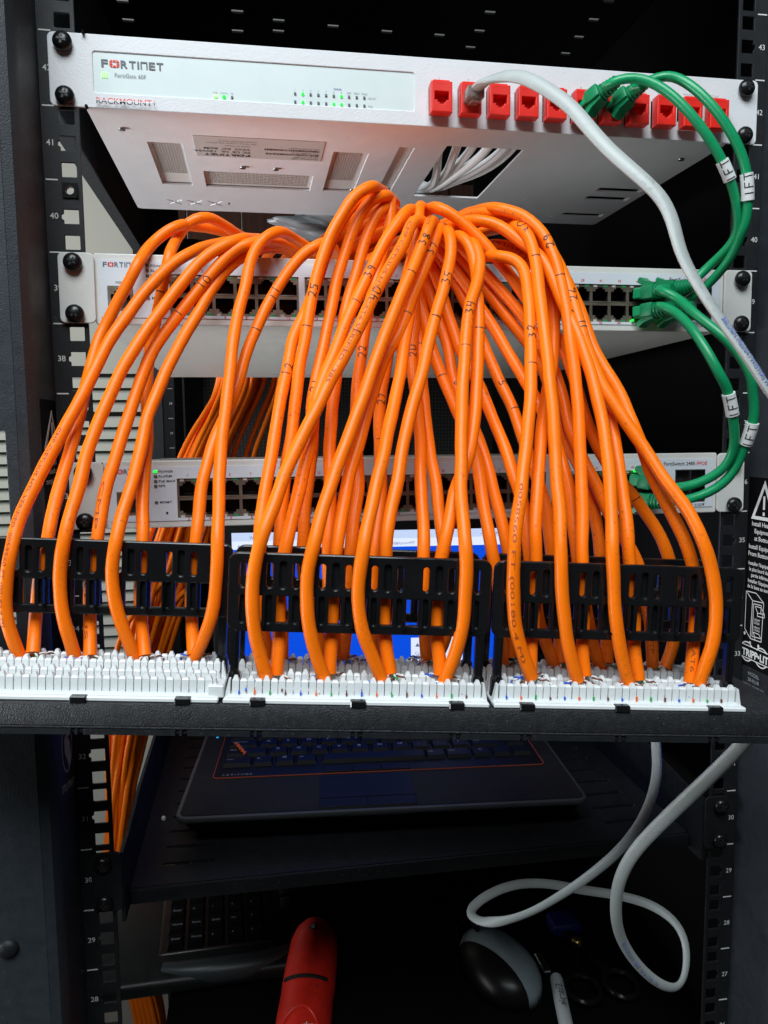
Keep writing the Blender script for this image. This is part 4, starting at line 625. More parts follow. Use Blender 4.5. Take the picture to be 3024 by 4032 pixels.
for row in (0, 1):
    for i in range(10):
        x = -.0897 + .00507 * i; z = .0160 - .0051 * row
        lit = (row, i) in on
        mb = MB().lathe([(.0010, 0), (.0010, .0003), (.0001, .0004)], 12, lambda a, b, c: (a + x, -.0001 - c, b + z)) if lit else MB().box((x - .0007, -.0005, z - .0007), (x + .0007, .0003, z + .0007))
        mb.build('lamp', 'led_green' if lit else 'led_off', fw)
for x, hot in ((-.1406, 1), (-.1353, 1), (-.1302, 0)):
    mb = MB().lathe([(.0012, 0), (.0012, .0003), (.0001, .0004)], 12, lambda a, b, c: (a + x, -.0001 - c, b + .0113)) if hot else MB().box((x - .0007, -.0005, .0106), (x + .0007, .0003, .0120))
    mb.build('lamp', 'led_hot' if hot and x < -.138 else 'led_green' if hot else 'led_off', fw)
# split two-tone lettering at the lower edge
def half_text(s, x, z, size, width, zc, upper):
    vs, fs = text2d(s, size, 'LEFT', .015); a = min(v[0] for v in vs); b = max(v[0] for v in vs)
    bm = bmesh.new(); q = [bm.verts.new((x + (v[0] - a) / (b - a) * width, v[1] + z, 0)) for v in vs]
    for f in fs:
        try: bm.faces.new([q[i] for i in f])
        except ValueError: pass
    bmesh.ops.bisect_plane(bm, geom=bm.verts[:] + bm.edges[:] + bm.faces[:], plane_co=(0, zc, 0), plane_no=(0, 1, 0), clear_inner=upper, clear_outer=not upper)
    bm.verts.index_update()
    out = [v.co[:] for v in bm.verts], [[v.index for v in f.verts] for f in bm.faces]; bm.free(); return out
MB().add(*half_text('RACKMOUNT+', -.2138, .0020, .0050, .0365, .0042, True), T=front(-.0027)).build('tray_lettering', 'logo_red', fw)
MB().add(*half_text('RACKMOUNT+', -.2138, .0020, .0050, .0365, .0037, False), T=front(-.0027)).build('tray_lettering', 'text_dark', fw)
text(fw, 'jack_number', [(s, x, .0292, .0026, 'CENTER') for s, x in zip(('1', '2', '3', '4', '5', 'A', 'B', 'DMZ', 'WAN1', 'WAN2', 'CONS'), JX)], 'text_grey', front(-.0027))
# red jacks
vs, fs = plate2d(rect(-.0066, -.0098, .0066, .0086), [rj45(0, -.0014, .0106, .0088, -1)], .0080, .0005)
jm = MB().add(vs, fs, lambda x, y, z: (x, -.0105 - z, y))
jm.prism([(-.0105, .0070), (-.0085, .0105), (-.0025, .0105), (-.0025, .0085), (-.0100, .0085)], -.0055, .0055, lambda x, y, z: (z, x, y))
for i in range(4): jm.box((-.0042 + i * .0022, -.0106, .0074), (-.0030 + i * .0022, -.0098, .0084))
jm.box((-.0066, -.0035, -.0098), (.0066, -.0028, .0086))
jm = jm.mesh('keystone_jack', True, 30)
sk = MB(); sk.add([(-.0057, -.0098, -.0060), (.0057, -.0098, -.0060), (.0057, -.0098, .0036), (-.0057, -.0098, .0036), (-.0057, -.0030, -.0060), (.0057, -.0030, -.0060), (.0057, -.0030, .0036), (-.0057, -.0030, .0036)], [(4, 7, 6, 5), (0, 4, 5, 1), (1, 5, 6, 2), (2, 6, 7, 3), (3, 7, 4, 0)])
sk = sk.mesh('socket')
for x in JX:
    j = obj('keystone_jack', jm, 'red', fw, loc=(x, 0, .0163)); obj('socket', sk, 'socket_dark', j)
for x in (-.2323, .2310):
    for z in (.0052, .0372): screw(fw, x, -.0025, z)

# ================================================================== switches
PX = lambda i: -.1665 + .0139 * i + .0045 * (i // 6)
vsT, fsT = plate2d(rect(-.0067, -.0060, .0067, .0060), [rj45(0, -.0004, .0118, .0100, 1)], .0015)
port_top = MB().add(vsT, fsT, front(0)).mesh('port')
vsB, fsB = plate2d(rect(-.0067, -.0060, .0067, .0060), [rj45(0, .0004, .0118, .0100, -1)], .0015)
port_bot = MB().add(vsB, fsB, front(0)).mesh('port')
sk2 = MB(); a, h = .0064, .0057
sk2.add([(-a, .0014, -h), (a, .0014, -h), (a, .0014, h), (-a, .0014, h), (-a, .012, -h), (a, .012, -h), (a, .012, h), (-a, .012, h)], [(4, 7, 6, 5), (0, 4, 5, 1), (1, 5, 6, 2), (2, 6, 7, 3), (3, 7, 4, 0)])
for i in range(8): sk2.box((-.0042 + i * .00115, .006, -.0042), (-.0038 + i * .00115, .010, -.0036))
sk2 = sk2.mesh('socket')
def switch(label, zb, tilt, power_on, lit):
    t = thing('network_switch', label, 'network switch', 'rack switches', (0, 0, zb)); t.rotation_euler = (-tilt, 0, 0)
    (a, b, c), (d, e, f) = (-.2200, -.0005, .0006), (.2200, .410, .0439)
    ch = MB().add([(a, b, c), (d, b, c), (d, e, c), (a, e, c), (a, b, f), (d, b, f), (d, e, f), (a, e, f)], [(0, 3, 2, 1), (4, 5, 6, 7), (1, 2, 6, 5), (2, 3, 7, 6), (3, 0, 4, 7)])
    ch.box((-.1, .360, -.0003), (.1, .366, .0008))
    ch.build('chassis', 'switch_case', t)
    vs, fs = plate2d(rect(-.2202, .0004, .2202, .0441, .0012), [rect(-.2168, .0044, .2172, .0404, .0016)], .0040, .0006)
    MB().add(vs, fs, front(-.0005)).build('bezel', 'switch_case', t, True)
    grp = [rect(PX(6 * g) - .0072, .0061, PX(6 * g + 5) + .0072, .0325) for g in range(4)]
    vs, fs = plate2d(rect(-.2169, .0043, .2173, .0405), grp + [rect(-.2123, .0090, -.1970, .0240), rect(.1868, .0085, .2112, .0325)], .0012)
    MB().add(vs, fs, front(-.0010)).build('face', 'switch_face', t)
    fm = MB()
    for g in range(4):
        vs, fs = plate2d(rect(PX(6 * g) - .0076, .0057, PX(6 * g + 5) + .0076, .0329), [rect(PX(6 * g + i) - .0064, z - .0057, PX(6 * g + i) + .0064, z + .0057) for i in range(6) for z in (.0124, .0260)], .0010)
        fm.add(vs, fs, front(.0003))
    fm.build('port_frame', 'port_metal', t)
    for i in range(24):
        for z, me in ((.0260, port_top), (.0124, port_bot)):
            p = obj('port', me, 'port_metal', t, loc=(PX(i), 0, z)); obj('socket', sk2, 'socket_dark', p)
    lg, lc = MB(), MB()
    for i in range(24):
        for s, z in ((1, .0314), (-1, .0070)):
            lg.box((PX(i) + .0022, -.0003, z - .0008), (PX(i) + .0052, .0006, z + .0008)); lc.box((PX(i) - .0052, -.0003, z - .0008), (PX(i) - .0026, .0006, z + .0008))
    lg.build('port_lamps', 'led_port', t)['kind'] = 'stuff'; lc.build('port_lamps', 'led_clear', t)['kind'] = 'stuff'
    if lit:
        lm = MB()
        for x, z in lit: lm.box((x - .0006, -.0034, z - .0006), (x + .0006, -.001, z + .0006))
        lm.build('lit_lamp', 'led_green', t)
    # management socket and fibre cages
    vs, fs = plate2d(rect(-.2126, .0087, -.1967, .0243), [rj45(-.20465, .0165, .0120, .0125, 1)], .002)
    mg = MB().add(vs, fs, front(-.0012)).build('management_port', 'port_metal', t)
    MB().box((-.2115, .006, .0095), (-.198, .007, .0235)).build('socket', 'socket_dark', mg)
    for cx in (.1930, .2050):
        for cz in (.0262, .0145):
            vs, fs = plate2d(rect(cx - .0060, cz - .0062, cx + .0060, cz + .0062), [rect(cx - .0055, cz - .0050, cx + .0055, cz + .0055)], .012)
            cg = MB().add(vs, fs, front(-.0012)).build('fibre_cage', 'steel', t)
            MB().box((cx - .0055, .006, cz - .005), (cx + .0055, .007, cz + .0055)).build('socket', 'socket_dark', cg)
    for s in (-1, 1):
        vs, fs = plate2d(rect(min(s * .2413, s * .2204), .0006, max(s * .2413, s * .2204), .0438, .003), [], .002, .0005)
        MB().add(vs, fs, front(-.0032)).build('ear', 'switch_case', t, True)
        for z in (.0055, .0375): screw(t, s * .2322, -.0052, z)
    F = front(-.0012)
    fortinet(t, -.2148, .0362, .0030, .0245, F)
    text(t, 'lettering', [('MGMT', -.2046, .0258, .0020, 'CENTER'), ('POWER', -.1855, .0367, .0022, 'LEFT', .008, 1.25), ('ALARM', -.1855, .0336, .0022, 'LEFT', .008, 1.25), ('PoE MAX', -.1855, .0303, .0022, 'LEFT', .008, 1.25), ('RPS', -.1855, .0271, .0022, 'LEFT', .008, 1.25), ('MGMT', -.1852, .0162, .0022, 'LEFT', .008, 1.25),
        ('FortiSwitch 248E', .2026, .0357, .0036, 'RIGHT', .006, 1.02), ('▲49/50  51/52▼', .2110, .0050, .0025, 'RIGHT', .01)], 'text_dark', F)
    text(t, 'port_number', [(str(2 * i + 1), PX(i), .0340, .0025, 'CENTER', .01) for i in range(24)] + [(str(2 * i + 2), PX(i), .0046, .0025, 'CENTER', .01) for i in range(24)] + [('-FPOE', .2028, .0357, .0036, 'LEFT', .01, 1.02)], 'num_red', F)
    for i, z in enumerate((.0375, .0344, .0311, .0279, .0170)):
        MB().rbox((-.1884, -.0018, z - .0008), (-.1863, -.0010, z + .0008), .0002, 1).build('lamp', 'led_green' if i == 0 and power_on else 'led_off', t)
    MB().lathe([(.0008, 0), (.0001, .0001)], 12, lambda a, b, c: (a - .1806, -.0013 - c, b + .0097)).build('reset_hole', 'socket_dark', t)
    return t
SWU = switch('upper grey 48-port switch, its ports mostly covered by hanging orange cables', 38 * U, .0166, False, [(PX(22) + .0036, .0072), (PX(23) + .004, .0072), (PX(23) + .0025, .0090), (PX(22) - .004, .0072)])
SWL = switch('lower grey 48-port switch with its green power lamp lit', 35 * U, .0268, True, [(PX(22) + .001, .0318)])

# ================================================================== patch panel laid face down in front of the rack
PO = Vector((-.07254, -.15148, 1.47822)); PU = Vector((.99486, -.08516, -.05471)); PV = Vector((.08334, .99591, -.03485)); PW = PU.cross(PV)
def PT(a, b, c): return tuple(PU * a + PV * b + PW * c)
pp = thing('patch_panel', 'black patch panel lying face down, its white punch-down blocks upward', 'patch panel', loc=PO)
CL = [-.14 - .0513, -.14, -.14 + .0513, -.0513, 0, .0513, .14 - .0513, .14, .14 + .0513]
MB().rbox((-.2413, .0, -.0122), (.2413, .0020, .0), .0006, 2, PT).box((-.2413, .0020, -.0016), (.2413, .076, -.0002), PT).build('flange', 'flange_black', pp, True)
MB().rbox((-.2413, .0004, -.0136), (.2413, .088, -.0124), .0003, 1, PT).build('face_plate', 'flange_black', pp)
mb = MB(); xs_ = [-.2413]
for c in CL: xs_ += [c - .0034, c - .0022, c - .0007, c + .0007, c + .0022, c + .0034] if False else [c - .0032, c - .0012, c + .0002, c + .0030]
xs_ += [.2413]
for i in range(0, len(xs_) - 1, 2): mb.box((xs_[i], -.0006, -.0164), (xs_[i + 1], .0016, -.0138), PT)
mb.box((-.2413, .0016, -.0160), (.2413, .088, -.0137), PT)
mb.build('port_housing', 'rack_black', pp)
# white blocks
ROWS = (.008, .022, .040, .054); TP = .00395
def tooth_row(k):
    m_ = MB(); n = 33
    for i in range(n):
        a = (i - (n - 1) / 2) * TP; tall = (i + k) % 2 == 0
        top = .0129 if tall else .0113; w = .00174; d = .0017; tw = .00072 if tall else .0012; sh = top - (.0024 if tall else .0009); td = .0009
        ja = (random.random() - .5) * .0002
        A = [(-w, -d, .0030), (w, -d, .0030), (w, d, .0030), (-w, d, .0030), (-w, -d, sh), (w, -d, sh), (w, d, sh), (-w, d, sh), (-tw, -td, top), (tw, -td, top), (tw, td, top), (-tw, td, top)]
        F = [(0, 3, 2, 1)] + [(j, (j + 1) % 4, 4 + (j + 1) % 4, 4 + j) for j in range(4)] + [(4 + j, 4 + (j + 1) % 4, 8 + (j + 1) % 4, 8 + j) for j in range(4)] + [(8, 9, 10, 11)]
        m_.add([(x + a + ja, y, z) for x, y, z in A], F, PT)
        # small foot between neighbours
        m_.box((a + w - .0004, -.0019, .0030), (a + TP - w + .0004, .0019, .0037), PT)
    m_.box((-.0665, -.0022, .0024), (.0665, .0022, .0036), PT)
    return m_.mesh('tooth_row')
trm = [tooth_row(0), tooth_row(1)]
for bi, ba in enumerate((-.14, 0, .14)):
    bm_ = MB().rbox((ba - .0688, .0006, .0001), (ba + .0688, .0655, .0026), .0006, 1, PT)
    for i in (0, 1):
        bm_.rbox((ba - .0670, .0030 + i * .032, .0024), (ba + .0670, .0270 + i * .032, .0032), .0003, 1, PT)
    for s in (-1, 1):          # end gussets and corner keepers
        for rb in ROWS:
            bm_.prism([(ba + s * .0685, .0024), (ba + s * .0658, .0024), (ba + s * .0658, .0112), (ba + s * .0667, .0112)][::s], rb - .002, rb + .002, lambda x, y, z: PT(x, z, y))
    if bi == 0:
        bm_.rbox((ba + .0692 - .006, .0035, .0020), (ba + .0692 + .002, .0160, .0085), .0006, 1, PT)
    blk = bm_.build('punch_block', 'block_white', pp)
    for k, rb in enumerate(ROWS):
        obj('tooth_row', trm[k % 2], 'block_white', blk, loc=PT(ba, rb, 0))
for c in CL:
    MB().rbox((c - .0040, -.0010, -.0006), (c + .0040, .0034, .0031), .0005, 1, PT).build('clip', 'bar_black', pp)
# wire ends punched between the teeth
for nm, sl in (('wire_blue', 0), ('wire_orange', 1), ('wire_green', 2), ('wire_brown', 3)):
    mb = MB(); mw = MB()
    for ba, rows in ((-.14, (2, 3)), (0, (0, 1, 2, 3)), (.14, (0, 1, 2, 3))):
        for r in rows:
            for i in range(32):
                if (i // 2) % 4 == sl:
                    a = ba + (i - 15.5) * TP; h = .0042 + random.random() * .0012
                    (mb if i % 2 == 0 else mw).box((a - .00042, ROWS[r] - .0026, .0037), (a + .00042, ROWS[r] + .0026, h + .0007), PT)
    o = mb.build('wire_ends', nm, pp); o['kind'] = 'stuff'
# slotted cable bars
def cable_bar(ba, b0):
    K = .00685; holes = []; blind = []; fins = []
    for k in range(-9, 10):
        x = k * K
        if k % 2:
            holes.append(rect(x - .0025, .0574, x + .0025, .0720, .0024, 5)); holes.append(rect(x - .0021, .0388, x + .0021, .0548, .0020, 5)); blind.append((x, .0392, .0545))
        else:
            if abs(k) in (2, 6): holes.append(rect(x - .0025, .0570, x + .0025, .0728, .0024, 5)); blind.append((x, .0572, .0722))
            wv = .0039
            if abs(k) <= 8:
                holes.append(rect(x - wv, .0390, x + wv, .0545, .0002, 1))
                if k % 4 == 0: fins += [x - wv - .0010, x + wv + .0002]
    vs, fs = plate2d(rect(-.0686 if ba > -.1 else -.0840, .0355, .0686, .0755, .0045), holes, .0036, .0008)
    T = lambda x, y, z: PT(x + ba, b0 - z - .0018, y)
    m_ = MB().add(vs, fs, T)
    for x, y0, y1 in blind: m_.box((x - .0026, y0 - .0005, -.0036), (x + .0026, y1 + .0005, -.0026), T)
    for x in fins: m_.box((x, .0385, -.0005), (x + .0008, .0552, .0042), T)
    for s in (-1, 1):
        x = s * .0648
        m_.prism([(x - .0034, .0), (x + .0034, .0), (x + .0030, .012), (x + .0021, .0135), (x + .0023, .0358), (x - .0023, .0358), (x - .0021, .0135), (x - .0030, .012)], -.0040, -.0002, T)
        m_.box((x - .0006, .0135, -.0004), (x + .0006, .0350, .0010), T)
    m_.build('cable_bar', 'bar_black', pp, True)
for ba in (-.14, 0, .14): cable_bar(ba, .047)
for ba in (0, .14): cable_bar(ba, .015)

# ================================================================== orange cables
RAD = .00365
def along(path, f):
    L = [0]
    for i in range(len(path) - 1): L.append(L[-1] + (path[i + 1] - path[i]).length)
    return L, f * L[-1]
def on_tube(path, fr, L, s, ang, rad):
    i = 0
    lo, hi = 0, len(L) - 1
    while hi - lo > 1:
        mid = (lo + hi) // 2
        if L[mid] <= s: lo = mid
        else: hi = mid
    t = (s - L[lo]) / max(1e-9, L[hi] - L[lo])
    p = fr[lo][0].lerp(fr[hi][0], t); a = fr[lo][2].lerp(fr[hi][2], t).normalized(); b = fr[lo][3].lerp(fr[hi][3], t).normalized()
    return p + (a * math.cos(ang) + b * math.sin(ang)) * rad
def print_on(mb, path, fr, L, s, s0, size, rad, ang0=0.0, wide=1.0, flip=-1):
    vs, fs = text2d(s, size, 'LEFT', 0, wide)
    n = len(mb.v)
    for x, y, z in vs:
        mb.v.append(tuple(on_tube(path, fr, L, s0 + x, ang0 + flip * (y - size * .35) / rad, rad * 1.03 + .00008)))
    mb.f += [tuple(i + n for i in f) for f in fs]
STROKES = {'0': [[(.5, 1), (.1, .8), (.05, .3), (.4, 0), (.85, .15), (.95, .7), (.55, 1)]], '1': [[(.5, 1), (.5, 0)]], '2': [[(.05, .8), (.4, 1), (.8, .8), (.6, .4), (.1, .05), (.4, .12), (.95, 0)]],
 '3': [[(.1, .95), (.7, .95), (.35, .6), (.8, .4), (.6, .05), (.05, .1)]], '4': [[(.15, 1), (.1, .5), (.8, .55)], [(.75, 1), (.7, 0)]], '5': [[(.9, 1), (.2, .95), (.15, .6), (.7, .55), (.7, .1), (.05, .05)]], '6': [[(.7, 1), (.2, .6), (.1, .15), (.6, 0), (.8, .3), (.2, .4)]],
 '7': [[(.05, .95), (.9, 1), (.4, 0)]], '8': [[(.5, .55), (.15, .8), (.5, 1), (.8, .8), (.2, .25), (.5, 0), (.85, .25), (.5, .55)]], '9': [[(.8, .8), (.4, 1), (.15, .7), (.5, .5), (.85, .8), (.7, 0)]], '|': [[(.5, 1.0), (.5, 0)]], 'F': [[(.9, 1), (.1, 1), (.1, 0)], [(.1, .55), (.7, .55)]], 'T': [[(0, 1), (1, 1)], [(.5, 1), (.5, 0)]]}
def pen_on(mb, path, fr, L, s, s0, rad, size=.0052, ang0=0.0, lw=.00030):
    """hand-written figures; they read along the cable from its upper end"""
    off = 0
    for ch in s:
        bar = ch == '|'
        for st in STROKES.get(ch, []):
            P = []
            for (x0, y0), (x1, y1) in zip(st[:-1], st[1:]):
                for k in range(4): P.append((x0 + (x1 - x0) * k / 4, y0 + (y1 - y0) * k / 4))
            P.append(st[-1])
            if bar: Q = [(0, (q[1] - .5) * 1.5 * size * .62) for q in P]             # a tick across the cable
            else: Q = [((q[0] * .58) * size + off, (q[1] - .5) * size * .82) for q in P]
            for i in range(len(Q) - 1):
                (x0, y0), (x1, y1) = Q[i], Q[i + 1]; d = math.hypot(x1 - x0, y1 - y0) or 1e-9; nx, ny = -(y1 - y0) / d * lw, (x1 - x0) / d * lw
                ex, ey = (x1 - x0) / d * lw * .5, (y1 - y0) / d * lw * .5
                n = len(mb.v)
                for x, y in ((x0 - ex + nx, y0 - ey + ny), (x1 + ex + nx, y1 + ey + ny), (x1 + ex - nx, y1 + ey - ny), (x0 - ex - nx, y0 - ey - ny)):
                    mb.v.append(tuple(on_tube(path, fr, L, s0 - x, ang0 + y / rad, rad * 1.015 + .00010)))
                mb.f.append((n, n + 1, n + 2, n + 3))
        off += size * .78
WIRES = ('wire_blue', 'wire_orange', 'wire_green', 'wire_brown')
rt = random.Random(11)
for idx, (key, label, pen, prt, pts) in enumerate(ORANGE):
    P = [Vector((x / 1000, y / 1000, z / 1000)) for x, y, z in pts]
    vis = spline(P, .004, 3)
    # over the top of the upper switch, then down behind the rack gear into the rear bundle
    s0 = P[0]; q = idx / len(ORANGE)
    q = ((idx * 7) % 40) / 40
    tgt = -.166 + .048 * q + (.045 if idx % 9 == 0 else 0)
    z1 = min(1.806, max(1.7400, s0.z + rt.uniform(-.012, -.002)))
    J = lambda w=.008: rt.uniform(-w, w)
    yb = .482 + .045 * ((idx * 3) % 8) / 8
    back = [Vector((s0.x * .8 + tgt * .2, max(s0.y + .05, .055), max(1.7405, min(1.80, s0.z + rt.uniform(-.006, .002))))), Vector((s0.x * .45 + tgt * .55, .17, max(1.738, z1 - .012) + rt.uniform(0, .01))), Vector((s0.x * .15 + tgt * .85, .32, 1.736 + rt.uniform(.0, .028))), Vector((tgt, .415 + J(), 1.745 + rt.uniform(.0, .02))), Vector((tgt - .004, .465 + J(), 1.722)),
            Vector((tgt, yb, 1.687)), Vector((-.214 + .05 * q + J() + (.05 if idx % 9 == 0 else 0), yb, 1.59)), Vector((-.256 + .07 * q + J() + (.06 if idx % 9 == 0 else 0), yb + J(), 1.48)), Vector((-.286 + .056 * q + J(), yb + J(), 1.37)), Vector((-.315 + .036 * q + J(.006), yb + J(), 1.22)), Vector((-.325 + .025 * q, yb + J(), 1.11)), Vector((-.334 + .022 * q, yb, 1.0)), Vector((-.300 + .03 * q, yb, .82)), Vector((-.30 + .03 * q, yb, .55))]
    tail = spline([s0 + (s0 - P[1]) * .0] + back, .012, 2)[::-1]
    path = tail[:-1] + vis
    for _ in range(2):
        k0 = len(tail) - 1
        for i in range(max(1, k0 - 5), min(len(path) - 1, k0 + 6)): path[i] = (path[i - 1] + path[i] * 2 + path[i + 1]) / 4
    # jackets are never quite straight or quite round
    ph = rt.uniform(0, 6); k1 = rt.uniform(.9, 1.3)
    ll, _ = along(path, 1)
    amp = lambda l: .00013 * min(1, max(0, (ll[-1] - l) / .04))
    path = [p + Vector((amp(l) * math.sin(l * 95 * k1 + ph) + amp(l) * .8 * math.sin(l * 210 + ph * 2), amp(l) * math.sin(l * 120 + ph), 0)) for p, l in zip(path, ll)]
    k0 = len(tail) - 1; vis = path[k0:]
    rads = [RAD * (1 + .018 * math.sin(l * 140 + ph) + .014 * math.sin(l * 330 * k1)) for l in ll]
    t = thing('orange_cable', label, 'cable', 'orange cables on the patch panel')
    MB().tube(path, rads, 14).build('jacket', 'orange', t, True)
    fr = frames(vis); L, _ = along(vis, 1)
    if pen:
        for s, f in pen:
            for k, ch in enumerate(s):
                mb = MB(); pen_on(mb, vis, fr, L, ch, L[-1] * f - (k * .0049 if ch != '|' else -k * .003), RAD, .0062 * rt.uniform(.9, 1.12), ang0=rt.uniform(-.25, .25), lw=.00028)
                mb.build('pen_mark', 'ink', t)
    for s, f0, f1 in prt:
        mb = MB(); n = max(1, len(s)); span = L[-1] * (f1 - f0); size = min(.0030, span / n / .62)
        vs, fs = text2d(s, size, 'LEFT'); wdt = max(v[0] for v in vs)
        print_on(mb, vis, fr, L, s, L[-1] * f0, size, RAD, ang0=.45, wide=span / wdt * .98)
        mb.build('jacket_print', 'cable_print', t)
    # the four twisted pairs leaving the cut end
    e = vis[-1]; dn = (vis[-1] - vis[-4]).normalized()
    for j, wm in enumerate(WIRES):
        sx = (-1.5 + j) * .0062 + rt.uniform(-.0015, .0015); sv = rt.choice((-1, 1)) * rt.uniform(.0045, .0075)
        w_ = [e - dn * .0015 + PU * (-.0018 + .0012 * j), e + dn * .0010 + PU * (sx * .35) + PV * sv * .15 + PW * .0008, e + PU * (sx * .7) + PV * sv * .5 + PW * .0004 + dn * .001, e + PU * sx + PV * sv * .85 - PW * .0022, e + PU * sx + PV * sv - PW * .0050]
        w_ = spline(w_, .0009, 1); half = [p + PV * (.0006 * math.sin(i * .9)) + PW * (.0006 * math.cos(i * .9)) for i, p in enumerate(w_)]; oth = [p * 2 - h for p, h in zip(w_, half)]
        MB().tube(half, .00052, 6).build('wire', wm, t, True); MB().tube(oth, .00050, 6).build('wire', 'wire_white', t, True)

# ================================================================== green patch cords
def rj_plug(parent, tip, direction, up, boot_m='green_boot'):
    """plug pushed into a socket: clear-green body, latch hood and ribbed strain relief; runs out along direction"""
    d = Vector(direction).normalized(); u_ = Vector(up); u_ = (u_ - d * u_.dot(d)).normalized(); s_ = d.cross(u_); o = Vector(tip)
    T = lambda x, y, z: tuple(o + s_ * x + u_ * y + d * z)
    MB().rbox((-.0057, -.0041, 0), (.0057, .0030, .0085), .0006, 1, T).rbox((-.0030, .0028, -.001), (.0030, .0040, .0080), .0003, 1, T).build('plug', 'green', parent)
    b = MB().rbox((-.0066, -.0052, .0070), (.0066, .0044, .0170), .0012, 2, T)
    b.prism([(.0040, .0165), (.0040, .0085), (.0070, .0030), (.0095, .0030), (.0108, .0045), (.0095, .0060), (.0075, .0095), (.0060, .0165)], -.0042, .0042, lambda x, y, z: T(z, x, y))
    for i in range(5):
        r = .0056 - i * .00035; z = .0172 + i * .0024
        b.lathe([(r, z), (r, z + .0014), (r - .0009, z + .0015), (r - .0009, z + .0024)], 14, T)
    b.build('boot', boot_m, parent, True)
def wrap(path, f, length, r):
    L, s = along(path, f); seg_ = [p for p, l in zip(path, L) if s - length / 2 <= l <= s + length / 2]
    return MB().tube(seg_, r, 16)
def cord(key, label, plugs, wrap_at, words, path_ends):
    t = thing('green_patch_cord', label, 'patch cord', 'green patch cords')
    P = [Vector((x / 1000, y / 1000, z / 1000)) for x, y, z in GREEN[key]]
    (t0, d0, u0), (t1, d1, u1) = plugs
    e0 = Vector(t0) + Vector(d0).normalized() * .026; e1 = Vector(t1) + Vector(d1).normalized() * .026
    P = [e0] + [p for p in P if (p - e0).length > .012 and (p - e1).length > .012] + [e1]
    path = spline(P, .004, 4)
    MB().tube(path, .0031, 12).build('jacket', 'green', t, True)
    rj_plug(t, t0, d0, u0); rj_plug(t, t1, d1, u1)
    wr = wrap(path, wrap_at, .021, .0041).build('label_wrap', 'label_white', t, True)
    fr = frames(path); L, s = along(path, wrap_at); mb = MB()
    for k, ch in enumerate(words):
        mb = MB(); pen_on(mb, path, fr, L, ch, s + .008 - k * .0052, .0041, .0066, ang0=.35, lw=.00032); mb.build('pen_mark', 'ink', wr)
Z42 = 41 * U; Z39 = 38 * U; Z36 = 35 * U
cord('ga', 'green cord from the firewall jack marked A to the upper switch, first of its pair', (((JX[5], -.004, Z42 + .0155), (.62, -.85, .42), (0, -.3, -1)), ((PX(23), -.001, Z39 + .0260), (.62, -1, .12), (0, 0, 1))), .575, '1FT', None)
cord('gb', 'green cord from the firewall jack marked B, with the outermost arch', (((JX[6], -.004, Z42 + .0155), (.62, -.85, .42), (0, -.3, -1)), ((PX(23), -.001, Z39 + .0124), (.62, -1, .05), (0, 0, -1))), .53, '1FT', None)
cord('gc', 'green cord leaving the upper row of the upper switch, its white label reading 1FT', (((PX(22), -.001, Z39 + .0260), (.45, -1, -.02), (0, 0, 1)), ((PX(22), -.001, Z36 + .0124), (.62, -1, -.10), (0, 0, -1))), .615, '1FT', None)
cord('gd', 'green cord leaving the lower row of the upper switch, its white label turned sideways', (((PX(22), -.001, Z39 + .0124), (.45, -1, .02), (0, 0, -1)), ((PX(22), -.001, Z36 + .0260), (.62, -1, -.12), (0, 0, 1))), .52, '1FT', None)

# ================================================================== flat white network cable
wc = thing('white_network_cable', 'flat white network cable from the second red jack, looping down to the laptop', 'network cable')
P = [Vector((x / 1000, y / 1000, z / 1000)) for x, y, z in WHITE]
P = [Vector((JX[1], -.008, Z42 + .0160)), Vector((JX[1] + .0012, -.0155, Z42 + .0165))] + P[1:] + [Vector((.198, .085, 1.352)), Vector((.196, .20, 1.345)), Vector((.185, .305, 1.325)), Vector((.158, .315, 1.306)), Vector((.142, .295, 1.304))]
wpath = spline(P, .004, 4)
n = len(wpath); Lw, _ = along(wpath, 1)
tw = []
for i, p in enumerate(wpath):
    f = Lw[i] / Lw[-1]
    tw.append(1.57 - .5 * math.sin(f * 9.0) + .45 * math.sin(f * 23))
wk = [1 - .20 * min(1, max(0, (l / Lw[-1] - .36) / .10)) for l in Lw]
MB().tube(wpath, [.0025 * k for k in wk], 14, ry=[.0044 * k for k in wk], twist=[a - 1.57 for a in tw]).build('jacket', 'white_cable', wc, True)
o_ = Vector((JX[1], -.0085, Z42 + .0160))
MB().rbox((JX[1] - .0056, -.0225, Z42 + .0115), (JX[1] + .0056, -.0060, Z42 + .0190), .0007, 1).prism([(-.006, .0115), (-.022, .0085), (-.0225, .0095), (-.008, .0128)], JX[1] - .0028, JX[1] + .0028, lambda x, y, z: (z, x, Z42 + y)).build('plug', 'clear_plug', wc)
fr = frames(wpath)
for s, f0, size in (('BELDEN MEDIATWIST(R) PATCH 1875GB', .155, .0036), ('ROHS 0025121 FEET  0416 1358 106', .435, .0038), ('(R) PATCH 1875GB BONDED-PAIR -- 4PR24 STRANDED E108998-M C(UL)US', .735, .0036)):
    mb = MB(); print_on(mb, wpath, fr, Lw, s, Lw[-1] * f0, size, .0040, ang0=.1)
    mb.build('jacket_print', 'print_blue', wc)
